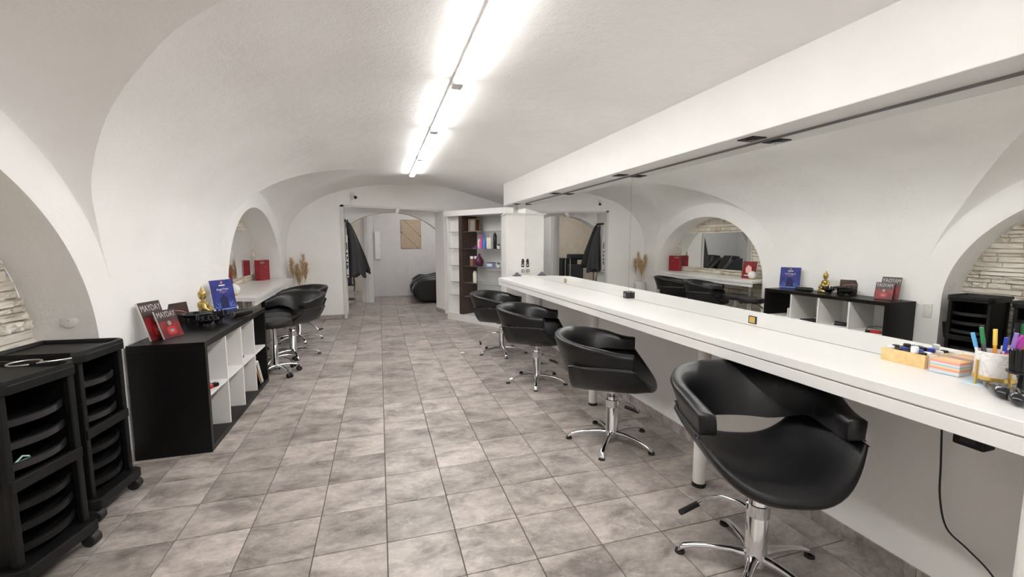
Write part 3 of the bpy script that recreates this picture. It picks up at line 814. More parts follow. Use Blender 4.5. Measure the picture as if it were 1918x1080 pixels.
# ================================================================ STYLING CHAIRS
def smooth(a, b, t):
    t = min(max((t-a)/(b-a),0),1); return t*t*(3-2*t)
def chair_seat_mesh():
    # padded bowl: straight rear edge, front edge sweeping from the arm ends down to a rounded lip
    b = MB(); NU, NV = 26, 30; rings = []; HS = 0.625
    for i in range(NU+1):
        t = i/NU
        w = 0.318 - 0.030*(1-smooth(0.0,0.25,t))
        top = []; bot = []
        sz = 0.470 + 0.016*smooth(0.45,0.85,t) - 0.012*smooth(0.90,1.0,t)
        bz = 0.400 + 0.020*smooth(0.75,1.0,t)
        for j in range(NV+1):
            s_ = math.cos(PI*j/NV); k = abs(s_)
            u = -0.270 + t*(0.405 + 0.150*(1-k**2.6))
            top.append((u, w*s_*0.985, sz + (HS-sz)*k**2.8))
            bot.append((u, w*s_, bz + (HS-0.022-bz)*k**3.2))
        ue = top[-1][0]
        ring = top + [(ue,-(w+0.005),HS-0.006),(ue,-(w+0.006),HS-0.014)] + bot[::-1] + [(ue,w+0.006,HS-0.014),(ue,w+0.005,HS-0.006)]
        rings.append(ring)
    def roll(r, k, du):
        n = NV+1; out = []
        for j in range(n):
            m = (r[j][2]+r[n+2+NV-j][2])/2; out.append((r[j][0]+du, r[j][1], m+(r[j][2]-m)*k))
        e1 = [(p[0]+du, p[1], HS-0.010+(p[2]-HS+0.010)*k) for p in r[n:n+2]]
        low = []
        for j in range(n):
            m = (r[n+2+j][2]+r[NV-j][2])/2; low.append((r[n+2+j][0]+du, r[n+2+j][1], m+(r[n+2+j][2]-m)*k))
        e2 = [(p[0]+du, p[1], HS-0.010+(p[2]-HS+0.010)*k) for p in r[2*n+2:2*n+4]]
        return out+e1+low+e2
    rings = [roll(rings[0],0.08,-0.016), roll(rings[0],0.62,-0.011)] + rings + [roll(rings[-1],0.80,0.009), roll(rings[-1],0.45,0.017), roll(rings[-1],0.06,0.020)]
    b.loft(rings)
    return b
def chair_back_mesh():
    b = MB(); NT = 44; rings = []
    for i in range(NT+1):
        t = -1 + 2*i/NT; at = abs(t); sg = 1 if t >= 0 else -1
        # plan path: arm straight, then round the back
        if at > 0.56:
            q = (at-0.56)/0.44; u = -0.07 + 0.205*q; v = sg*(0.282 - 0.004*q); nx, ny = 0.0, sg
        else:
            a = (at/0.56)*PI/2; u = -0.07 - 0.245*math.cos(a)**0.92; v = sg*0.282*math.sin(a)**0.86
            nx, ny = -math.cos(a), sg*math.sin(a)
        back = 1 - smooth(0.05, 0.98, at)
        zt = 0.722 + 0.080*back
        zb = 0.629 - 0.080*(1-smooth(0.15,0.55,at))
        lean = 0.008 + 0.077*back
        th = 0.036
        if at > 0.97: th *= 1.0
        ring = []
        H = zt-zb
        prof = [(-1,0.02),(-1,0.3),(-1,0.65),(-0.95,0.88),(-0.6,0.975),(0,1.0),(0.6,0.975),(0.95,0.88),(1,0.65),(1,0.3),(1,0.02),(0.6,0.0),(-0.6,0.0)]
        for (o, hz) in prof:
            off = th*o*(1.0 if hz < 0.9 else 0.92) + lean*hz**1.3 
            ring.append((u+nx*off, v+ny*off, zb+H*hz))
        rings.append(ring)
    # soften the arm ends
    def shrink(r, k, du):
        c = Vector((sum(p[0] for p in r)/len(r), sum(p[1] for p in r)/len(r), sum(p[2] for p in r)/len(r)))
        return [(p[0]+du, c.y+(p[1]-c.y)*k, c.z+(p[2]-c.z)*k) for p in r]
    rings = [shrink(rings[0],0.86,0.012), shrink(rings[0],0.96,0.008)] + rings + [shrink(rings[-1],0.96,0.008), shrink(rings[-1],0.86,0.012)]
    b.loft(rings)
    return b
seat_me = chair_seat_mesh().mesh('seat', ang=60); back_me = chair_back_mesh().mesh('backrest', ang=60)
seat_me.materials.append(M['leather']); back_me.materials.append(M['leather'])
def leg_mb(r=0.315, caster=False):
    b = MB(); rings = []
    P = [(0.035,0.070,0.026,0.022),(0.10,0.074,0.020,0.016),(0.19,0.066,0.0165,0.012),(0.255,0.052,0.017,0.011),(0.292,0.038,0.020,0.012),(r,0.022,0.021,0.012),(r+0.004,0.010,0.019,0.004)]
    for (x, z, w, h) in P:
        rings.append([(x, w*math.cos(2*PI*k/12), z + h*math.sin(2*PI*k/12)) for k in range(12)])
    b.loft(rings); return b
leg_me = leg_mb().mesh('leg', ang=60); leg_me.materials.append(M['chrome'])
glide_me = MB().cyl((0.31,0,0.0),(0.31,0,0.012),0.023,0.021,16).mesh('glide'); glide_me.materials.append(M['rubber'])
col_me = MB().lathe([(0.050,0.040),(0.050,0.085),(0.045,0.095),(0.043,0.34),(0.039,0.345)], n=28).mesh('column'); col_me.materials.append(M['chrome'])
pis_me = MB().cyl((0,0,0.34),(0,0,0.50),0.017,n=18).mesh('piston'); pis_me.materials.append(M['chrome'])
plate_me = MB().box(-0.06,0.06,-0.06,0.06,0.388,0.412).mesh('seat_plate', smooth=False); plate_me.materials.append(M['rubber'])
seam_me = None
def seam_mesh():
    b = MB()
    b.tube([(0.130,0.3235,0.626),(0.0,0.3235,0.626),(-0.12,0.3225,0.626),(-0.19,0.312,0.624)], 0.0035, 6)
    return b
seam_me = seam_mesh().mesh('seam'); seam_me.materials.append(M['seam'])
ring_me = MB().lathe([(0.048,0.262),(0.048,0.315),(0.045,0.318)], n=24).mesh('clamp_ring'); ring_me.materials.append(M['chrome'])
foot_me = MB().tube([(0.03,0,0.262),(0.08,0,0.270),(0.16,0,0.258),(0.24,0,0.215),(0.30,0,0.145)], [0.016,0.013,0.010,0.009,0.008], 10).mesh('footrest'); foot_me.materials.append(M['chrome'])
grip_me = MB().cyl((0.295,-0.005,0.150),(0.295,0.125,0.150),0.014,n=14).mesh('foot_grip'); grip_me.materials.append(M['rubber'])
def chair(label, x, y, base, seat, foot, group, lift=0.0):
    t = thing('styling_chair', label, 'chair', (x,y,0), R(base), group)
    d = R(seat-base)
    link('seat', seat_me, None, t, loc=(0,0,lift), rot=(0,0,d))
    bk = link('backrest', back_me, None, t, loc=(0,0,lift), rot=(0,0,d))
    link('seam', seam_me, None, bk); link('seam', seam_me, None, bk).scale = (1,-1,1)
    link('piston', pis_me, None, t); link('seat_plate', plate_me, None, t, loc=(0,0,lift), rot=(0,0,d))
    cl = link('column', col_me, None, t); link('clamp_ring', ring_me, None, cl)
    f = link('footrest', foot_me, None, t, rot=(0,0,R(foot-base))); link('foot_grip', grip_me, None, f)
    for k in range(5):
        l = link('leg', leg_me, None, t, rot=(0,0,R(72*k))); link('glide', glide_me, None, l)
    return t
gR, gL = 'styling chairs along the long counter', 'styling chairs at the niche ledge'
chair('black leather styling chair nearest the viewer, open seat turned to the front', 1.555, 1.405, -2, -112, 105, gR, 0.046)
chair('second black styling chair from the viewer along the counter', 1.59, 2.72, 12.5, -33, 18, gR)
chair('third black styling chair from the viewer along the counter', 1.54, 4.17, 32, -36, 20, gR)
chair('farthest black styling chair at the counter, by the corner cabinet', 1.52, 5.43, 48, -40, 170, gR)
chair('nearer black styling chair at the niche ledge, behind the stools', -1.10, 6.07, 0, -121, -160, gL)
chair('farther black styling chair at the niche ledge, by the pampas vase', -1.18, 7.02, 5, -140, -20, gL)

# ================================================================ STOOLS
cush_me = MB().lathe([(0.10,0.535),(0.172,0.540),(0.182,0.555),(0.184,0.590),(0.176,0.608),(0.150,0.615),(0.02,0.618)], n=40).mesh('cushion'); cush_me.materials.append(M['leather2'])
scol_me = MB().lathe([(0.030,0.075),(0.030,0.33),(0.027,0.335)], n=22).mesh('column'); scol_me.materials.append(M['chrome'])
spis_me = MB().lathe([(0.022,0.33),(0.022,0.50),(0.034,0.51),(0.034,0.538)], n=22).mesh('piston'); spis_me.materials.append(M['chrome'])
def sleg():
    b = MB(); rings = []
    for (x, z, w, h) in [(0.02,0.100,0.022,0.020),(0.09,0.104,0.019,0.014),(0.16,0.096,0.018,0.011),(0.215,0.080,0.018,0.010),(0.24,0.068,0.016,0.010)]:
        rings.append([(x, w*math.cos(2*PI*k/10), z+h*math.sin(2*PI*k/10)) for k in range(10)])
    b.loft(rings); return b
sleg_me = sleg().mesh('leg', ang=60); sleg_me.materials.append(M['chrome'])
cas_me = MB().cyl((0.236,-0.026,0.0255),(0.236,-0.006,0.0255),0.0255,n=18).cyl((0.236,0.006,0.0255),(0.236,0.026,0.0255),0.0255,n=18).cyl((0.236,0,0.03),(0.236,0,0.065),0.007,n=8).mesh('caster'); cas_me.materials.append(M['rubber'])
lev_me = MB().tube([(0.02,0,0.525),(0.10,0,0.510),(0.16,0,0.462)], 0.005, 6).cyl((0.145,0,0.475),(0.175,0,0.448),0.009,n=8).mesh('lever'); lev_me.materials.append(M['rubber'])
for lbl, x, y, a, lv in (('round black stool on casters right behind the cube shelf', -1.125, 5.215, -46, -150), ('round black stool on casters, the one farther from the cube shelf', -1.205, 5.60, -30, 165)):
    t = thing('rolling_stool', lbl, 'stool', (x,y,0), R(a), 'rolling stools by the niche ledge')
    link('cushion', cush_me, None, t); link('column', scol_me, None, t); link('piston', spis_me, None, t)
    link('lever', lev_me, None, t, rot=(0,0,R(lv-a)))
    for k in range(5):
        l = link('leg', sleg_me, None, t, rot=(0,0,R(72*k))); link('caster', cas_me, None, l)

# ================================================================ CUBE SHELF
SX0, SX1, SY0, SY1, SH = -1.592, -1.150, 3.365, 5.000, 0.778
t = thing('cube_shelf', 'long black cube shelf with white dividers against the left wall', 'shelf', (SX0, SY0, 0))
W = SX1-SX0; Ls = SY1-SY0; th = 0.042
MB().box(0,W,0,Ls,SH-th,SH).build('top_board', 'black_wood', t, smooth=False, bevel=0.0015)
MB().box(0,W,th,Ls-th,0.0,th).build('bottom_board', 'black_wood', t, smooth=False)
for y_ in (0, Ls-th): MB().box(0,W,y_,y_+th,0,SH-th).build('end_panel', 'black_wood', t, smooth=False, bevel=0.0015)
cw = (Ls-2*th)/4
for k in range(1,4):
    MB().box(0.01,W-0.006,th+cw*k-0.009,th+cw*k+0.009,th,SH-th).build('divider', 'white_matt', t, smooth=False)
for k in range(4):
    MB().box(0.01,W-0.008,th+cw*k+(0.009 if k else 0),th+cw*(k+1)-(0.009 if k < 3 else 0),0.382,0.400).build('middle_board', 'white_matt', t, smooth=False)
def sh(u, v, z): return (SX0+u, SY0+v, z)
# things inside the shelf
t = thing('hair_clipper', 'red and black hair clipper with looped cable in the first cube', 'clipper', sh(0.385, 0.17, 0.400), R(60))
MB().box(-0.075,0.03,-0.022,0.022,0.0,0.034).build('body', 'red_plastic', t, smooth=False, bevel=0.010, seg=3)
MB().box(0.028,0.075,-0.02,0.02,0.004,0.030).build('blade_head', 'plastic', t, smooth=False, bevel=0.006)
MB().tube([(-0.07,0,0.017),(-0.11,0.03,0.03),(-0.10,0.11,0.055),(-0.03,0.16,0.06),(0.06,0.13,0.045),(0.07,0.06,0.02),(0.03,0.04,0.008)], 0.004, 7).build('cable', 'rubber', t)
t = thing('hair_straightener', 'black hair straightener in the second cube', 'hair tool', sh(0.28, 0.56, 0.400), R(70))
MB().box(-0.13,0.12,-0.018,0.018,0.0,0.022).build('lower_arm', 'plastic', t, smooth=False, bevel=0.006)
MB().box(-0.13,0.12,-0.018,0.018,0.026,0.046).xf(Matrix.Rotation(R(-3),4,'Y')).build('upper_arm', 'plastic', t, smooth=False, bevel=0.006)
t = thing('tablet', 'flat black tablet lying in the third cube', 'tablet', sh(0.29, 0.97, 0.400), R(8))
MB().box(-0.10,0.10,-0.13,0.13,0.0,0.012).build('body', 'gloss_black', t, smooth=False, bevel=0.004)
MB().box(-0.088,0.088,-0.115,0.115,0.012,0.0125).build('screen', 'ink', t, smooth=False)
def folder(label, v, tilt, m, edge, h=0.30):
    t = thing('ring_binder', label, 'binder', sh(0.27, v, 0.043), 0, 'binders leaning in the last cube')
    t.rotation_euler = (R(tilt), 0, 0)
    MB().box(-0.13,0.155,-0.014,0.014,0.004,h).build('cover', m, t, smooth=False, bevel=0.002)
    MB().box(-0.12,0.1556,-0.009,0.009,0.010,h+0.0005).build('pages', edge, t, smooth=False)
folder('white binder leaning deepest in the last cube of the shelf', 1.475, 32, 'print_white', 'card_white', 0.295)
folder('dark binder with pale pages leaning in the last cube', 1.430, 33, 'plastic', 'card_white', 0.29)
folder('black folder with gold edge leaning in the last cube', 1.388, 34, 'gloss_black', 'amber', 0.285)
for k, lb in enumerate(('tallest white catalogue standing against the divider of the last cube', 'grey catalogue between two white ones in the last cube', 'shortest white catalogue of three in the last cube')):
    t = thing('catalogue', lb, 'catalogue', sh(0.28, 1.235+0.023*k, 0.400), 0, 'catalogues in the last cube')
    MB().box(-0.10,0.10,0.0,0.020,0.0,0.152-0.012*k).build('cover', 'card_grey' if k == 1 else 'print_white', t, smooth=False)
    MB().box(-0.096,0.1005,0.004,0.016,0.004,0.1525-0.012*k).build('pages', 'card_white', t, smooth=False)

# ---------------- on top of the shelf
def leaflet(label, loc, rz, tilt, w, h, dark, red):
    # local: x = width, y = thickness (front is -y), z = up
    t = thing('promo_card', label, 'leaflet', loc)
    t.rotation_euler = (R(tilt), 0, R(rz)); t.rotation_mode = 'XYZ'
    th_ = 0.012
    MB().box(-w/2,w/2,0,th_,0,h).build('board', 'card_white', t, smooth=False)
    f = MB().box(-w/2,w/2,-0.001,0,0,h).build('print', dark, t, smooth=False)
    MB().box(-w/2+0.004,w/2-0.004,-0.0014,-0.001,0.006,h*0.60).build('red_field', red, f, smooth=False)
    me = text_mesh('MAYDAY', w*0.225); me.materials.append(M['card_letter'])
    o = link('lettering', me, None, f, loc=(0,-0.0016,h*0.83), rot=(R(90),0,0)); o.scale = (1,1.55,1)
    b = MB().lathe([(w*0.085,0),(w*0.095,0.0006)], n=20).xf(Matrix.Translation((0,-0.0016,h*0.52)) @ Matrix.Rotation(R(90),4,'X') @ Matrix.Diagonal((1,1.1,1,1)))
    b.build('pale_face', 'card_grey', f)
    # perfume bottle outline and glow on the red field
    MB().prism_axis([(-w*0.20,h*0.12),(w*0.20,h*0.12),(w*0.22,h*0.32),(w*0.12,h*0.40),(-w*0.12,h*0.40),(-w*0.22,h*0.32)], -0.0020, -0.0014, 'y').build('bottle_print', 'card_red2', f, smooth=False)
    MB().prism_axis([(-w*0.10,h*0.20),(w*0.10,h*0.20),(w*0.10,h*0.30),(-w*0.10,h*0.30)], -0.0024, -0.0020, 'y').build('bottle_label', 'card_grey', f, smooth=False)
    return t
leaflet('tall dark red promotional card leaning on the wall behind another card', sh(0.118,0.215,SH+0.002), 74, -17, 0.185, 0.27, 'card_dark', 'card_red')
leaflet('smaller bright red promotional card leaning in front of the tall one', sh(0.185,0.235,SH+0.002), 70, -19, 0.165, 0.205, 'card_dark', 'card_red')
t = thing('blue_promo_card', 'blue promotional card with a bottle print standing on the cube shelf', 'leaflet', sh(0.135, 1.505, SH+0.003))
t.rotation_euler = (R(-9), 0, R(60))
MB().box(-0.128,0.128,0,0.010,0,0.305).build('board', 'card_white', t, smooth=False)
f = MB().box(-0.128,0.128,-0.001,0,0,0.305).build('print', 'blue_card', t, smooth=False)
MB().prism_axis([(-0.042,0.03),(0.042,0.03),(0.042,0.115),(0.030,0.135),(0.010,0.142),(0.010,0.158),(-0.010,0.158),(-0.010,0.142),(-0.030,0.135),(-0.042,0.115)], -0.0018,-0.001,'y').build('bottle_print', 'blue_dark', f, smooth=False)
b = MB()
for sg in (-1,1):
    for (x0_, z0_, x1_, z1_) in ((0.050,0.035,0.085,0.040),(0.060,0.037,0.078,0.075),(0.085,0.040,0.112,0.062),(0.072,0.060,0.098,0.088),(0.052,0.045,0.056,0.085),(0.085,0.040,0.124,0.036)):
        b.tube([(sg*x0_,-0.0016,z0_),(sg*x1_,-0.0016,z1_)], 0.0022, 5)
b.build('lightning_print', 'blue_light', f)
MB().box(-0.125,0.125,-0.0016,-0.001,0.012,0.020).build('water_line', 'blue_light', f, smooth=False)
MB().box(-0.034,0.034,-0.0016,-0.001,0.245,0.256).build('logo_bar', 'white_print', f, smooth=False)
MB().lathe([(0.012,0),(0.012,0.0005)], n=16).xf(Matrix.Translation((0,-0.001,0.278)) @ Matrix.Rotation(R(90),4,'X')).build('emblem', 'orange_print', f)
me = text_mesh('Angel Pure', 0.030); me.materials.append(M['white_print'])
link('lettering', me, None, f, loc=(0,-0.0014,0.212), rot=(R(90),0,0))
MB().box(-0.042,0.042,-0.0016,-0.001,0.185,0.190).box(-0.018,0.018,-0.0016,-0.001,0.172,0.176).build('coral_lines', 'orange_print', f, smooth=False)
for sg in (-1,1): MB().box(sg*0.128-0.008,sg*0.128+0.008,-0.006,0.03,-0.001,0.028).build('stand_foot', 'card_white', t, smooth=False)
# seated brass figure
t = thing('buddha_statue', 'brass seated figure with a pointed headdress on the cube shelf', 'statue', sh(0.115, 0.985, SH), R(25))
t.scale = (1.12,1.12,1.05)
MB().lathe([(0.072,0.0),(0.084,0.010),(0.080,0.030),(0.060,0.046),(0.03,0.052)], n=24, sx=0.80, sy=1.12).build('crossed_legs', 'brass', t)
MB().lathe([(0.040,0.036),(0.042,0.065),(0.047,0.100),(0.053,0.125),(0.050,0.142),(0.030,0.156),(0.015,0.162),(0.0145,0.176)], n=24, sx=0.68, sy=1.08).build('torso', 'brass', t)
for pts_ in ([(0.0,0.054,0.132),(0.004,0.068,0.098),(0.030,0.060,0.066),(0.050,0.020,0.054)], [(0.0,-0.054,0.132),(0.006,-0.070,0.100),(0.036,-0.058,0.082),(0.046,-0.030,0.112)]):
    MB().tube(smooth_path(pts_,4), 0.0135, 8).build('arm', 'brass', t)
hd = MB().lathe([(0.010,0.168),(0.018,0.174),(0.0245,0.190),(0.0265,0.208),(0.025,0.220)], n=20, sx=1.05, sy=0.9).build('head', 'brass', t)
MB().lathe([(0.0275,0.208),(0.029,0.214),(0.026,0.230),(0.018,0.240),(0.0135,0.246),(0.0125,0.256),(0.007,0.266),(0.002,0.280)], n=18).build('headdress', 'brass', hd)
MB().cyl((0.024,0,0.204),(0.0315,0,0.192),0.003,0.005,8).build('nose', 'brass', hd)
for sg in (-1,1): MB().box(-0.004,0.005,sg*0.0245-0.003,sg*0.0245+0.003,0.180,0.208).build('ear', 'brass', hd, bevel=0.002)
# dark card behind the diffusers
t = thing('dark_card', 'small dark card with a red line leaning on the wall behind the dryer nozzles', 'leaflet', sh(0.045, 0.735, SH+0.002))
t.rotation_euler = (R(-12), 0, R(66))
MB().box(-0.095,0.095,0,0.008,0,0.185).build('board', 'card_white', t, smooth=False)
f = MB().box(-0.095,0.095,-0.001,0,0,0.185).build('print', 'card_dark', t, smooth=False)
MB().tube([(-0.095,-0.001,0.122),(-0.03,-0.001,0.128),(0.03,-0.001,0.115),(0.095,-0.001,0.080)], 0.003, 5).build('red_line', 'orange_print', f)
# hair dryer diffusers
def diffuser(label, loc, rz, r=0.085, flip=False):
    t = thing('dryer_diffuser', label, 'hair dryer nozzle', loc, R(rz), 'dryer nozzles on the cube shelf')
    MB().lathe([(0.030,0.0),(0.028,0.030),(0.045,0.045),(r,0.060),(r+0.002,0.068),(r-0.004,0.069),(r*0.6,0.055),(0.02,0.052)], n=28).build('bowl', 'gloss_black', t)
    b = MB()
    for k in range(12):
        a = 2*PI*k/12; b.cyl((r*0.78*math.cos(a), r*0.78*math.sin(a), 0.055), (r*0.76*math.cos(a), r*0.76*math.sin(a), 0.100), 0.0085, 0.006, 8)
    for k in range(6):
        a = 2*PI*k/6; b.cyl((r*0.42*math.cos(a), r*0.42*math.sin(a), 0.05), (r*0.40*math.cos(a), r*0.40*math.sin(a), 0.092), 0.0085, 0.006, 8)
    b.build('fingers', 'gloss_black', t)
diffuser('black dryer nozzle with comb fingers nearest the shelf edge', sh(0.265,0.60,SH), 0)
diffuser('black dryer nozzle with comb fingers next to the brass figure', sh(0.275,0.820,SH), 20, 0.078)
t = thing('hair_dryer_bowl', 'deep black bowl with coiled cables and dryer parts on the cube shelf', 'bowl', sh(0.158,0.705,SH))
t.scale = (0.95,0.95,0.78)
MB().lathe([(0.072,0),(0.074,0.05),(0.080,0.09),(0.112,0.118),(0.118,0.128),(0.112,0.130),(0.078,0.105),(0.02,0.095)], n=32).build('bowl', 'gloss_black', t)
b = MB()
for k in range(3):
    rr = 0.075-0.012*k
    b.tube([(rr*math.cos(a/12*2*PI), rr*math.sin(a/12*2*PI), 0.118+0.006*math.sin(a*1.7+k)+0.006*k) for a in range(13)], 0.007, 6)
b.build('cable_coil', 'rubber', t)
MB().tube([(0.09,-0.02,0.125),(0.135,0.0,0.11),(0.15,0.05,0.05),(0.13,0.10,0.012)], 0.006, 6).build('loose_cable', 'rubber', t)
t = thing('hair_dryer', 'black hair dryer lying behind the comb nozzles', 'hair dryer', sh(0.335,0.98,SH+0.036), R(60))
MB().lathe([(0.026,0.0),(0.032,0.02),(0.034,0.09),(0.030,0.15),(0.024,0.20)], n=20).xf(Matrix.Rotation(R(90),4,'Y')).build('barrel', 'plastic', t)
MB().tube([(0.06,0.0,0.0),(0.065,0.05,-0.008),(0.05,0.15,-0.014)], [0.019,0.018,0.015], 12).build('handle', 'plastic', t)
MB().lathe([(0.027,-0.004),(0.027,0.004)], n=16).xf(Matrix.Rotation(R(90),4,'Y')).build('grille', 'pewter', t)

# ================================================================ SALON TROLLEYS
def salon_cart(label, x, y, rz):
    t = thing('salon_trolley', label, 'trolley', (x,y,0), R(rz), 'drawer trolleys in the near niche')
    D, Wd, Hc = 0.19, 0.165, 0.905
    # top tray with rim
    outer = [(-D-0.01,-Wd-0.015),(D-0.02,-Wd-0.015),(D+0.02,-Wd+0.02),(D+0.02,Wd-0.02),(D-0.02,Wd+0.015),(-D-0.01,Wd+0.015)]
    tp = MB().prism(outer, Hc-0.058, Hc-0.018).build('top_tray', 'plastic', t, smooth=False, bevel=0.004)
    n = len(outer); inner = [(px*0.90, py*0.88) for px, py in outer]
    b = MB()
    vs = [(px,py,Hc-0.018) for px,py in outer] + [(px*0.985,py*0.985,Hc) for px,py in outer] + [(px*0.93,py*0.92,Hc) for px,py in outer] + [(px,py,Hc-0.016) for px,py in inner]
    fs = []
    for k in range(3):
        fs += [(k*n+i,k*n+(i+1)%n,(k+1)*n+(i+1)%n,(k+1)*n+i) for i in range(n)]
    b.add(vs, fs); b.build('rim', 'plastic', tp, smooth=False)
    for sx in (-1,1):
        for sy in (-1,1):
            MB().box(sx*(D-0.018)-0.016, sx*(D-0.018)+0.016, sy*(Wd-0.016)-0.015, sy*(Wd-0.016)+0.015, 0.125, Hc-0.058).build('post', 'plastic', t, smooth=False, bevel=0.006)
    for sy in (-1,1):
        MB().box(-D+0.012, D-0.04, sy*(Wd-0.018)-0.002, sy*(Wd-0.018)+0.002, 0.125, Hc-0.058).build('side_panel', 'plastic', t, smooth=False)
    MB().box(-D+0.0, -D+0.005, -Wd+0.012, Wd-0.012, 0.125, Hc-0.058).build('rear_panel', 'plastic', t, smooth=False)
    MB().box(D-0.022, D+0.004, -Wd+0.004, Wd-0.004, 0.442, 0.492).build('middle_band', 'plastic', t, smooth=False, bevel=0.004)
    MB().prism([(-D-0.02,-Wd-0.02),(D,-Wd-0.02),(D+0.035,-Wd+0.0),(D+0.035,Wd-0.0),(D,Wd+0.02),(-D-0.02,Wd+0.02)], 0.072, 0.125).build('base', 'plastic', t, smooth=False, bevel=0.006)
    # six pull-out trays with bowed fronts
    for z in (0.165,0.255,0.345,0.520,0.610,0.705):
        b = MB()
        b.box(-D+0.012, D-0.035, -Wd+0.024, Wd-0.024, z, z+0.004)
        for sy in (-1,1): b.box(-D+0.012, D-0.035, sy*(Wd-0.025)-0.002, sy*(Wd-0.025)+0.002, z, z+0.030)
        tr = b.build('tray', 'plastic', t, smooth=False)
        b = MB(); K = 10; rings = []
        for i in range(K+1):
            q = -1+2*i/K; yy = q*(Wd-0.030); xx = D-0.045+0.040*(1-q*q)
            rings.append([(xx,yy,z-0.002),(xx+0.006,yy,z-0.002),(xx+0.008,yy,z+0.026),(xx-0.003,yy,z+0.029)])
        b.loft(rings); b.build('bowed_front', 'clear_tray' if z > 0.5 else 'plastic', tr, ang=30)
    for sx in (-1,1):
        for sy in (-1,1):
            cx_, cy_ = sx*(D-0.005)+0.01, sy*(Wd-0.01)
            c = MB().cyl((cx_,cy_,0.04),(cx_,cy_,0.075),0.010,n=10).build('caster', 'plastic', t)
            MB().cyl((cx_,cy_-0.024,0.032),(cx_,cy_+0.024,0.032),0.032,n=20).build('wheel', 'rubber', c, bevel=0.005)
    return t
tA = salon_cart('nearest black drawer trolley at the left picture edge', -1.592, 2.352, -12)
tB = salon_cart('second black drawer trolley, next to the cube shelf', -1.632, 2.845, -5)
for (par, sy) in ((tA,-1),(tB,1)):
    b = MB(); rings = []
    for (z, w, dpt) in ((0.40,0.06,0.045),(0.45,0.075,0.06),(0.60,0.085,0.075)):
        y0_ = sy*0.170
        rings.append([(-w,y0_,z),(w,y0_,z),(w*0.9,y0_+sy*dpt,z),(-w*0.9,y0_+sy*dpt,z)])
    b.loft(rings); b.build('side_bucket', 'plastic', par, smooth=False, bevel=0.006)
t = thing('wire_ring_holder', 'bent white wire dryer holder on the nearest trolley', 'holder', (-1.53, 2.445, 0.908))
pts = [(0.055*math.cos(a/16*2*PI), 0.055*math.sin(a/16*2*PI), 0.006) for a in range(15)]
MB().tube(pts, 0.0038, 8).build('ring', 'steel', t)
MB().tube([(0.055,-0.022,0.006),(0.09,-0.01,0.008),(0.125,0.02,0.006),(0.140,0.05,0.004)], 0.0038, 8).build('arm', 'steel', t)
t = thing('hair_clip', 'small mint hair clip in a tray of the nearest trolley', 'clip', (-1.455, 2.255, 0.524), R(-12))
MB().tube([(0,-0.03,0.02),(0.01,-0.01,0.042),(0.01,0.015,0.030),(0.0,0.03,0.018),(-0.01,0.0,0.012),(0,-0.03,0.02)], 0.004, 6).build('loop', 'paper_mint', t)
MB().box(-0.008,0.008,-0.012,0.012,0.0,0.012).build('hinge', 'paper_mint', t, smooth=False)

# ================================================================ LEDGE AND NICHE MIRROR
ZL = 0.835
t = thing('niche_ledge', 'white ledge table built into the far niche', 'ledge', (-1.7, 6.85, 0))
lp = [(-1.335+1.7,5.42-6.85),(-1.425+1.7,8.20-6.85),(-1.60+1.7,8.22-6.85),(-1.955+1.7,8.22-6.85),(-1.955+1.7,5.52-6.85),(-1.60+1.7,5.52-6.85)]
MB().prism(lp[::-1], ZL-0.045, ZL).build('board', 'white', t, smooth=False, bevel=0.003)
ap = [(-1.345+1.7,5.44-6.85),(-1.435+1.7,8.18-6.85),(-1.465+1.7,8.18-6.85),(-1.375+1.7,5.44-6.85)]
MB().prism(ap[::-1], ZL-0.095, ZL-0.045).build('apron', 'white', t, smooth=False)
for xx, yy in ((-1.50,5.62),(-1.52,6.80),(-1.55,8.02)):
    l = MB().cyl((xx+1.7,yy-6.85,0.012),(xx+1.7,yy-6.85,ZL-0.045),0.030,n=22).build('leg', 'steel', t)
    MB().cyl((xx+1.7,yy-6.85,0.0),(xx+1.7,yy-6.85,0.014),0.045,n=22).build('foot', 'steel', l)
t = thing('niche_mirror', 'landscape mirror on the stone back of the far niche', 'mirror', (-1.952, 6.98, 0.94))
MB().box(0.0,0.006,-0.92,0.92,0.0,0.69).build('pane', 'mirror', t, smooth=False)
MB().box(-0.030,0.0,-0.925,0.925,-0.004,0.694).build('backing', 'white_matt', t, smooth=False)
t = thing('red_gift_box', 'crimson box standing at the far end of the niche ledge', 'box', (-1.83, 7.94, ZL), R(-20))
MB().box(-0.045,0.045,-0.125,0.125,0.0,0.325).build('body', 'red_box', t, smooth=False, bevel=0.003)
MB().box(0.0452,0.046,-0.11,-0.01,0.27,0.30).build('print', 'card_grey', t, smooth=False)
MB().box(0.0452,0.046,-0.02,0.04,0.21,0.22).build('print_line', 'card_grey', t, smooth=False)
t = thing('red_brochure', 'red and white brochure leaning at the near end of the niche ledge', 'leaflet', (-1.70, 5.86, ZL+0.002))
t.rotation_euler = (0, R(-10), R(-12))
MB().box(-0.006,0.0,-0.12,0.12,0.0,0.29).build('board', 'card_white', t, smooth=False)
f = MB().box(0.0,0.001,-0.12,0.12,0.0,0.29).build('print', 'card_red', t, smooth=False)
MB().box(0.001,0.0015,-0.11,0.08,0.045,0.06).build('white_line', 'white_print', f, smooth=False)
MB().prism_axis([(-0.05,0.10),(0.05,0.09),(0.07,0.17),(0.03,0.23),(-0.03,0.20)], 0.001, 0.0016, 'x').build('figure_print', 'paper_pink', f, smooth=False)
t = thing('globe_ornament', 'white ball ornament beside the red brochure on the niche ledge', 'ornament', (-1.62, 5.70, ZL))
MB().sphere((0,0,0.075),0.065,20,14).build('ball', 'vase', t)
MB().lathe([(0.032,0),(0.036,0.012),(0.028,0.018)], n=18).build('foot', 'gold', t)

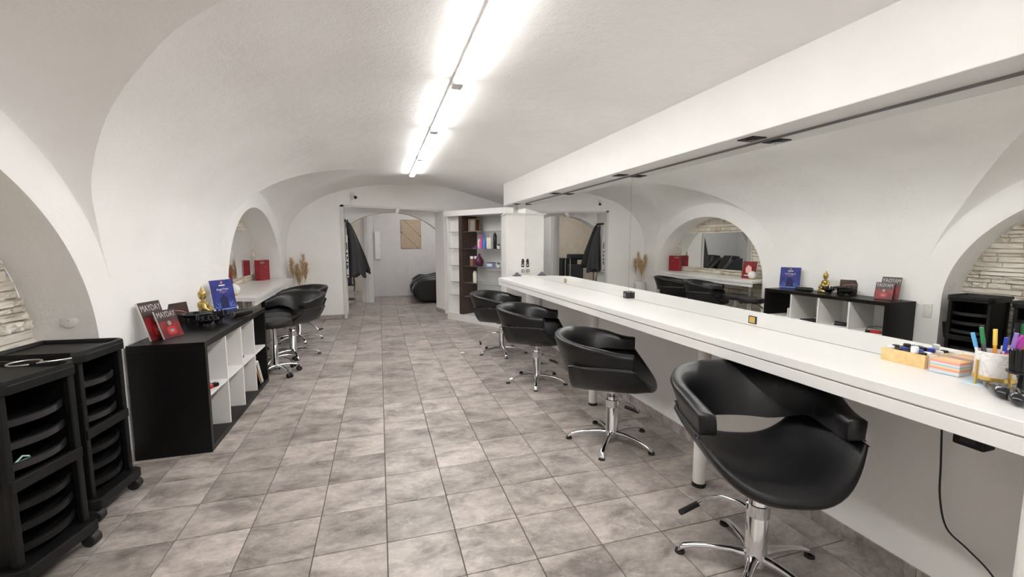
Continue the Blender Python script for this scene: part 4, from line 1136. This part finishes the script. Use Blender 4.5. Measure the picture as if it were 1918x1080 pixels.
# ================================================================ PAMPAS VASE
t = thing('pampas_vase', 'white floor vase with dry pampas plumes in the far left corner', 'vase', (-1.40, 8.55, 0))
MB().lathe([(0.085,0),(0.09,0.01),(0.118,0.30),(0.128,0.56),(0.122,0.565),(0.112,0.30),(0.03,0.26)], n=32).build('vase', 'vase', t)
rp_ = random.Random(3)
for (dx, dy, h, ln) in ((-0.09,0.02,1.14,0.36),(0.07,-0.01,1.20,0.40),(0.10,0.05,1.05,0.32),(-0.02,0.04,1.02,0.30),(0.02,-0.05,0.92,0.26)):
    b = MB(); base = Vector((dx*0.3,dy*0.3,0.28)); tip = Vector((dx*1.25,dy*1.25,h))
    b.tube([base, base.lerp(tip,0.5)+Vector((dx*0.1,0,0)), tip], [0.004,0.003,0.001], 5)
    st = b.build('stem', 'pampas', t)
    b = MB()
    for k in range(190):
        q = rp_.random(); p = tip - Vector((dx*0.6,dy*0.6,0.9)).normalized()*ln*q
        sp = 0.046*math.sin(PI*min(1,0.15+q*0.85))+0.008
        a = rp_.random()*2*PI
        e = p + Vector((sp*math.cos(a), sp*math.sin(a), 0.045+0.02*rp_.random()))
        b.cyl(p, e, 0.0055, 0.001, 4, False)
    b.build('plume', 'pampas', st, smooth=False)

# ================================================================ CAPES AT THE OPENING
def cape(label, x0_, yc_, ztop, zbot, ext, dy, m, seed, group='capes hung in the opening'):
    rr = random.Random(seed); ph = rr.random()*6
    t = thing('hairdressing_cape', label, 'cape', (x0_, yc_, zbot), 0, group)
    rings = []; NZ = 26; NT = 40
    for i in range(NZ+1):
        q = i/NZ; z = (ztop-zbot)*(1-q)
        wx = 0.020 + ext*0.5*(q**0.72); wy = 0.020 + dy*(q**0.6)
        if q > 0.93: wx *= 0.97
        cx_ = wx + 0.01*math.sin(5*q+ph)
        ring = []
        for k in range(NT):
            a = 2*PI*k/NT
            fold = 1 + 0.13*q*math.sin(6*a+ph+2.2*q) + 0.06*q*math.sin(11*a-ph+4*q)
            zz = z + (0.05*math.sin(3*a+ph)*q**4)
            ring.append((cx_+wx*fold*math.cos(a), wy*fold*math.sin(a), max(zz,0.0) if q < 1 else zz+0.0))
        rings.append(ring)
    MB().loft(rings).build('cloth', m, t, ang=80)
    b = MB()
    b.tube([(0.0,0,ztop-zbot+0.03),(0.012,0,ztop-zbot+0.035),(0.02,0,ztop-zbot-0.01)], 0.006, 6)
    b.build('hanging_loop', m, t)
    b = MB(); b.tube([(0.10,-0.05,0.06),(0.09,-0.06,-0.08),(0.105,-0.055,-0.20),(0.095,-0.05,-0.30)], 0.010, 6)
    b.build('tie_strap', m, t)
    return t
cape('charcoal cape hanging on the left side of the opening, in front', DX0+0.030, 9.00, 1.82, 0.80, 0.30, 0.09, 'fabric2', 2)
cape('black cape hanging behind the charcoal one in the opening', DX0+0.030, 9.15, 1.84, 0.86, 0.36, 0.05, 'fabric', 5)
t = thing('coat_hook_rail', 'dark hook rail holding the capes in the opening', 'hook rail', (DX0, 9.05, 1.86))
MB().box(0.001,0.016,-0.16,0.16,-0.02,0.02).build('rail', 'plastic', t, smooth=False, bevel=0.003)
for yy in (-0.05, 0.10): MB().tube([(0.012,yy,0.0),(0.04,yy,-0.012),(0.05,yy,0.02)], 0.005, 6).build('hook', 'plastic', t)
t = thing('printed_towel', 'white cloth strip with black print hanging beside the capes', 'towel', (DX0+0.030, 8.865, 0.78))
MB().box(-0.016,0.020,-0.045,0.035,0.0,0.80).build('cloth', 'print_white', t, smooth=False, bevel=0.006)
for k, (z0_, z1_, w0, w1) in enumerate(((0.03,0.05,-0.02,0.018),(0.16,0.24,-0.01,0.012),(0.27,0.30,-0.016,0.018),(0.34,0.40,-0.004,0.016),(0.44,0.47,-0.014,0.016),(0.52,0.66,-0.006,0.012))):
    MB().box(w0, w1, -0.0465, -0.045, z0_, z1_).build('print_mark', 'ink', t, smooth=False)

# ================================================================ WALL THINGS AT THE END WALL
t = thing('security_camera', 'small white security camera high on the end wall', 'camera', (-0.44, YE, 2.33))
MB().box(-0.03,0.03,-0.03,0.0,-0.03,0.04).build('bracket', 'socket', t, smooth=False, bevel=0.004)
MB().cyl((0.015,-0.03,-0.02),(0.045,-0.11,-0.055),0.026,n=18).build('body', 'socket', t)
MB().cyl((0.045,-0.11,-0.055),(0.053,-0.132,-0.064),0.028,0.026,18).build('lens_hood', 'gloss_black', t)
MB().tube([(-0.045,-0.006,0.03),(-0.047,-0.006,-0.08),(-0.047,-0.006,-0.19)], 0.006, 6).build('cable', 'socket', t)
t = thing('motion_sensor', 'small white sensor box on the lintel of the opening', 'sensor', (0.36, YE-0.02, 2.02))
MB().box(-0.032,0.032,-0.035,0.0,0.0,0.075).build('box', 'socket', t, smooth=False, bevel=0.004)
MB().box(-0.05,0.012,-0.06,-0.008,-0.03,0.0).build('lens', 'socket', t, smooth=False, bevel=0.005)
# far wall art : lath relief
t = thing('wooden_wall_art', 'square wooden lath relief on the far washroom wall', 'wall art', (0.83, YK, 1.277))
MB().box(-0.265,0.265,-0.012,0.0,0.0,0.768).build('backing', 'art_back', t, smooth=False)
def clip_seg(p, d, w, h, xlo, xhi):
    ts = []
    lo, hi = -5.0, 5.0
    for (a, b_, mn, mx_) in ((p[0], d[0], xlo, xhi), (p[1], d[1], 0.0, h)):
        if abs(b_) < 1e-9:
            if a < mn or a > mx_: return None
        else:
            t0_, t1_ = sorted(((mn-a)/b_, (mx_-a)/b_)); lo = max(lo,t0_); hi = min(hi,t1_)
    return (lo, hi) if hi-lo > 0.04 else None
def lath(p0, p1):
    (xa, za), (xb, zb) = p0, p1
    L_ = math.hypot(xb-xa, zb-za); nx_, nz_ = -(zb-za)/L_*0.0125, (xb-xa)/L_*0.0125
    MB().prism_axis([(xa+nx_,za+nz_),(xb+nx_,zb+nz_),(xb-nx_,zb-nz_),(xa-nx_,za-nz_)], -0.026, -0.012, 'y').build('lath', 'art_wood', t, smooth=False)
s2 = math.sqrt(0.5)
def lath_line(a0, b0, along_a, lo_lim=-9, hi_lim=9):
    p = (a0*s2+b0*s2, 0.384-a0*s2+b0*s2)
    d = (s2,-s2) if along_a else (s2,s2)
    r_ = clip_seg(p, d, 0, 0.768, -0.262, 0.262)
    if not r_: return
    lo, hi = max(r_[0],lo_lim), min(r_[1],hi_lim)
    if hi-lo > 0.03: lath((p[0]+d[0]*lo, p[1]+d[1]*lo), (p[0]+d[0]*hi, p[1]+d[1]*hi))
for k in range(-3, 4): lath_line(0.0, 0.036*k, True)            # broad band falling to the right
for k in range(-15, 16):                                       # laths across it in both corners
    lath_line(0.036*k, 0.0, False, 0.135, 9)
    lath_line(0.036*k, 0.0, False, -9, -0.135)
t = thing('fuse_box', 'narrow white cabinet on the far washroom wall', 'wall cabinet', (-0.045, YK, 1.0))
MB().box(-0.06,0.07,-0.05,0.0,0.0,0.73).build('body', 'white_matt', t, smooth=False, bevel=0.004)
MB().box(0.055,0.068,-0.06,-0.05,0.33,0.40).build('handle', 'steel', t, smooth=False)
# wash loungers
def lounger(label, y_):
    t = thing('wash_lounger', label, 'lounger', (1.25, y_, 0), 0, 'black wash loungers')
    def body(prof, y0_, y1_, nm, r=0.06):
        return MB().prism_axis(prof[::-1], y0_, y1_, 'y').build(nm, 'leather', t, ang=50, bevel=r, seg=4)
    side = [(-0.42,0.10),(-0.30,0.04),(0.95,0.04),(0.95,0.98),(0.60,0.92),(0.28,0.66),(-0.06,0.585),(-0.26,0.60),(-0.43,0.50),(-0.47,0.28)]
    body(side, -0.36, -0.20, 'arm_side', 0.05); body(side, 0.20, 0.36, 'arm_side', 0.05)
    foot = [(-0.50,0.16),(-0.36,0.05),(0.0,0.05),(0.05,0.48),(-0.22,0.56),(-0.44,0.46),(-0.52,0.32)]
    body(foot, -0.19, 0.19, 'leg_rest', 0.05)
    seat = [(0.0,0.16),(0.9,0.16),(1.0,1.02),(0.72,1.05),(0.34,0.52),(0.02,0.48)]
    body(seat, -0.19, 0.19, 'seat', 0.04)
lounger('nearer black padded wash lounger beyond the opening', 10.74)
lounger('farther black padded wash lounger beyond the opening', 11.52)
# towel trolley in the corridor, seen in the mirror
t = thing('towel_trolley', 'dark towel trolley with a steel frame in the corridor beyond the opening', 'trolley', (-0.80, 10.75, 0))
b = MB()
for sx in (-1,1):
    for sy in (-1,1): b = MB(); b.cyl((sx*0.22,sy*0.16,0.0),(sx*0.22,sy*0.16,1.02),0.011,n=10); b.build('post', 'steel', t)
for z in (0.12,0.45,0.98): MB().box(-0.23,0.23,-0.17,0.17,z,z+0.018).build('shelf', 'plastic', t, smooth=False)
MB().box(-0.20,0.20,-0.14,0.14,0.999,1.13).build('folded_towels', 'fabric', t, smooth=False, bevel=0.03, seg=3)
MB().box(-0.19,0.17,-0.13,0.13,0.469,0.85).build('towel_bag', 'fabric2', t, smooth=False, bevel=0.03, seg=3)
t = thing('corridor_cabinet', 'low black cabinet in the corridor beyond the opening', 'cabinet', (-1.40, 12.6, 0))
MB().box(-0.25,0.25,-0.2,0.2,0.0,0.95).build('body', 'black_wood', t, smooth=False, bevel=0.004)
MB().box(-0.23,-0.005,-0.212,-0.2,0.03,0.92).build('door', 'black_wood', t, smooth=False)
MB().box(0.005,0.23,-0.212,-0.2,0.03,0.92).build('door', 'black_wood', t, smooth=False)

# ================================================================ SMALL WALL AND FLOOR THINGS
t = thing('wall_socket', 'white double wall socket between the trolley and the cube shelf', 'socket', (XW, 3.262, 0.61))
MB().box(0.001,0.012,-0.042,0.042,0.0,0.155).build('plate', 'socket', t, smooth=False, bevel=0.004)
for z in (0.040,0.115): MB().lathe([(0.026,0.0),(0.026,0.003),(0.022,-0.004),(0.004,-0.004)], n=22).xf(Matrix.Translation((0.0125,0,z)) @ Matrix.Rotation(R(90),4,'Y')).build('outlet', 'socket', t)
t = thing('junction_cover', 'round painted cover on the reveal of the near niche', 'cover', (-1.737, 3.136, 0.997))
MB().lathe([(0.044,0.0),(0.044,0.006),(0.041,0.008)], n=30).xf(Matrix.Rotation(R(90),4,'X')).build('disc', 'white_matt', t)
MB().lathe([(0.004,0.008),(0.004,0.0095)], n=10).xf(Matrix.Rotation(R(90),4,'X')).build('screw', 'steel', t)
t = MB().lathe([(0.032,0.0005),(0.031,0.0025),(0.002,0.003)], n=26).build('floor_disc', 'white_print', None, loc=(1.007,5.567,0))
tag(t, 'small white round disc lying on the tile floor', 'disc')

# ================================================================ THINGS ON THE NEAR END OF THE COUNTER
t = thing('wooden_tray', 'open light wooden tray holding small bottles by the mirror', 'tray', (2.076, 1.205, ZC))
MB().box(-0.036,0.036,-0.078,0.078,0.0,0.004).build('bottom', 'tan_wood', t, smooth=False)
for sx in (-1,1): MB().box(sx*0.034-0.003,sx*0.034+0.003,-0.078,0.078,0.004,0.054 if sx < 0 else 0.05).build('side', 'tan_wood', t, smooth=False)
for sy in (-1,1): MB().box(-0.031,0.031,sy*0.0755-0.003,sy*0.0755+0.003,0.004,0.052).build('end', 'tan_wood', t, smooth=False)
caps = ('white_print','ink','ink','cap_blue','ink','ink','white_print','cap_blue','ink','white_print')
names = ('white capped vial at the far left of the wooden tray','black capped vial behind the white one in the tray','black capped vial by the left front of the tray','blue capped vial in the front row of the tray',
         'black capped vial in the middle of the tray','large black capped vial at the right front of the tray','tall white capped vial at the back of the tray','blue capped vial at the back of the tray','black capped vial at the right back of the tray','white capped vial at the right end of the tray')
for k in range(10):
    row = k % 2; q = k//2
    h = (0.058,0.060,0.054,0.056,0.052,0.058,0.074,0.060,0.056,0.055)[k]
    t = thing('nail_vial', names[k], 'vial', (2.061+0.030*row, 1.262-0.0285*q, ZC+0.004), 0, 'vials in the wooden tray')
    MB().lathe([(0.0115,0),(0.0125,0.003),(0.0125,h*0.62),(0.010,h*0.66)], n=14).build('glass_body', 'amber' if k in (6,9) else 'pewter', t)
    MB().lathe([(0.0125,h*0.66),(0.0125,h*0.97),(0.011,h)], n=14).build('cap', caps[k], t)
def paper_box(label, x, y, top):
    t = thing('note_block', label, 'note block', (x, y, ZC), R(3), 'note blocks in clear boxes')
    lay = ('sheet_blue','paper_mint','paper_pink','paper_red','orange','paper_yellow','paper_blue','paper_mint','paper_pink','paper_red',top)
    z = 0.003
    for k, m in enumerate(lay):
        h = 0.0046 if k < len(lay)-1 else 0.003
        MB().box(-0.036,0.036,-0.043,0.043,z,z+h).build('paper_layer', m, t, smooth=False); z += h
    for (a, b_, c_, d_) in ((-0.040,-0.038,-0.047,0.047),(0.038,0.040,-0.047,0.047),(-0.038,0.038,-0.047,-0.045),(-0.038,0.038,0.045,0.047)):
        MB().box(a,b_,c_,d_,0.0,0.068).build('clear_wall', 'acrylic', t, smooth=False)
    return t
paper_box('clear box of coloured note paper beside the wooden tray', 2.066, 1.062, 'orange')
# pen cup
CX, CY = 2.052, 0.930
t = thing('pen_cup', 'white marbled pen cup on a gold stand near the mirror', 'pen cup', (CX, CY, ZC), R(20))
MB().lathe([(0.050,0.022),(0.053,0.026),(0.053,0.118),(0.0505,0.119),(0.0495,0.116),(0.049,0.032),(0.003,0.030)], n=40).build('cup', 'marble', t)
st = MB().lathe([(0.0535,0.022),(0.056,0.022),(0.056,0.034),(0.0535,0.034)], n=40).build('gold_ring', 'gold', t)
for k in range(4):
    a = PI/4+PI/2*k
    MB().cyl((0.0575*math.cos(a),0.0575*math.sin(a),0.0),(0.0575*math.cos(a),0.0575*math.sin(a),0.088),0.0038,n=10).build('gold_leg', 'gold', t)
pens = [(-0.030,0.026,'paper_blue','white_print',0.150,10,14),(-0.022,0.012,'green','pewter',0.170,6,12),(-0.012,0.030,'ink','ink',0.172,4,8),(-0.002,0.000,'paper_yellow','orange',0.166,0,10),
        (0.004,-0.018,'cap_blue','white_print',0.140,-4,6),(0.010,-0.028,'pen_purple','lilac',0.160,-8,4),(0.022,-0.012,'pen_magenta','violet',0.165,-16,-10),(0.030,0.014,'pen_magenta','pink',0.158,-20,-6)]
pn = ('light blue felt pen in the marbled cup','dark green pencil in the marbled cup','black marker in the marbled cup','yellow cutter knife in the marbled cup','dark blue pen with a white tip in the marbled cup','purple felt pen in the marbled cup','magenta pen leaning right in the marbled cup','second magenta pen leaning far right in the marbled cup')
for k, (dx, dy, m1, m2, ln, tx, ty) in enumerate(pens):
    t = thing('pen', pn[k], 'pen', (CX+dx*0.75, CY+dy*0.75, ZC+0.034), 0, 'pens in the marbled cup')
    t.rotation_euler = (R(-tx), R(-ty*0.8), 0)
    MB().cyl((0,0,0.003),(0,0,ln*0.66),0.0048,n=10).cyl((0,0,0),(0,0,0.003),0.002,0.0048,10).build('barrel', m2, t)
    MB().cyl((0,0,ln*0.66),(0,0,ln),0.0058,n=10).build('cap', m1, t)
t = thing('tape_roll', 'red tape dispenser tucked into the marbled cup', 'tape dispenser', (CX+0.012, CY-0.020, ZC+0.108), R(30))
MB().sphere((0,0,0.0),0.022,16,10,1.25,0.75,0.9).build('shell', 'red_plastic', t)
MB().box(-0.02,0.004,-0.008,0.008,0.004,0.020).build('blue_tab', 'cap_blue', t, smooth=False)
t = thing('blue_note_sheet', 'pale blue note sheet lying under the pen cup', 'paper', (2.045, 0.925, ZC+0.0003), R(14))
MB().box(-0.062,0.062,-0.072,0.072,0.0,0.0008).build('sheet', 'sheet_blue', t, smooth=False)
MB().box(-0.05,-0.045,-0.06,0.06,0.0008,0.001).build('ruled_edge', 'white_print', t, smooth=False)
# neck brush standing, two clippers lying
t = thing('neck_brush', 'black neck brush with upright bristles at the right picture edge', 'brush', (1.985, 0.832, ZC))
MB().lathe([(0.022,0.0),(0.024,0.004),(0.012,0.012),(0.010,0.045),(0.016,0.072)], n=20).build('handle', 'gloss_black', t)
MB().lathe([(0.034,0.072),(0.040,0.076),(0.040,0.082),(0.030,0.084)], n=28).build('collar', 'gloss_black', t)
b = MB(); rb = random.Random(9)
for k in range(420):
    a = rb.random()*2*PI; r_ = 0.032*math.sqrt(rb.random()); 
    b.cyl((r_*math.cos(a),r_*math.sin(a),0.080),(r_*1.12*math.cos(a)+rb.uniform(-.003,.003),r_*1.12*math.sin(a)+rb.uniform(-.003,.003),0.145+rb.uniform(-.006,.006)),0.0018,0.001,4,False)
o = b.build('bristles', 'ink', t, smooth=False); o['kind'] = 'stuff'
def trimmer(label, x, y, rz, s):
    t = thing('hair_trimmer', label, 'trimmer', (x, y, ZC), R(rz), 'trimmers on the counter')
    rings = []
    for (u, w, h, zc_) in ((-0.072,0.004,0.004,0.020),(-0.066,0.015,0.013,0.020),(-0.045,0.021,0.018,0.021),(-0.01,0.022,0.019,0.022),(0.03,0.018,0.016,0.020),(0.065,0.016,0.013,0.018),(0.078,0.014,0.010,0.016)):
        rings.append([(u*s, w*s*math.cos(2*PI*k/18), (zc_+h*math.sin(2*PI*k/18))*s) for k in range(18)])
    MB().loft(rings).build('body', 'gloss_black', t, ang=60)
    MB().box(0.074*s,0.098*s,-0.017*s,0.017*s,0.008*s,0.020*s).build('blade', 'steel', t, smooth=False)
    MB().tube([(-0.045*s,0.0,0.0395*s),(-0.01*s,0.0,0.0415*s),(0.02*s,0.0,0.0375*s)], 0.003, 6).build('grip_strip', 'pewter', t)
trimmer('glossy black trimmer nearer the pen cup', 1.925, 0.858, 38, 0.95)
trimmer('glossy black trimmer nearer the counter edge', 1.893, 0.800, 28, 1.05)
# below the counter
t = thing('power_strip', 'black power box fixed under the counter edge', 'power strip', (1.80, 0.845, 0.800))
MB().box(-0.030,0.030,-0.040,0.040,0.0,0.054).build('body', 'plastic', t, smooth=False, bevel=0.006)
MB().box(-0.032,-0.030,-0.02,0.02,0.015,0.035).build('switch', 'ink', t, smooth=False)
t = thing('hanging_cable', 'thin dark cable hanging under the counter to the floor', 'cable', (2.08, 1.07, 0.0))
MB().tube(smooth_path([(-0.02,0.002,0.853),(0.0,0.004,0.74),(0.012,0.0,0.575),(0.016,-0.006,0.446),(0.018,-0.035,0.335),(0.018,-0.10,0.295),(0.018,-0.165,0.255),(0.016,-0.24,0.18),(0.016,-0.32,0.12)]), 0.0034, 7).build('cord', 'rubber', t)
MB().box(0.0,0.038,-0.36,-0.30,0.09,0.14).build('plug', 'rubber', t, smooth=False, bevel=0.006)
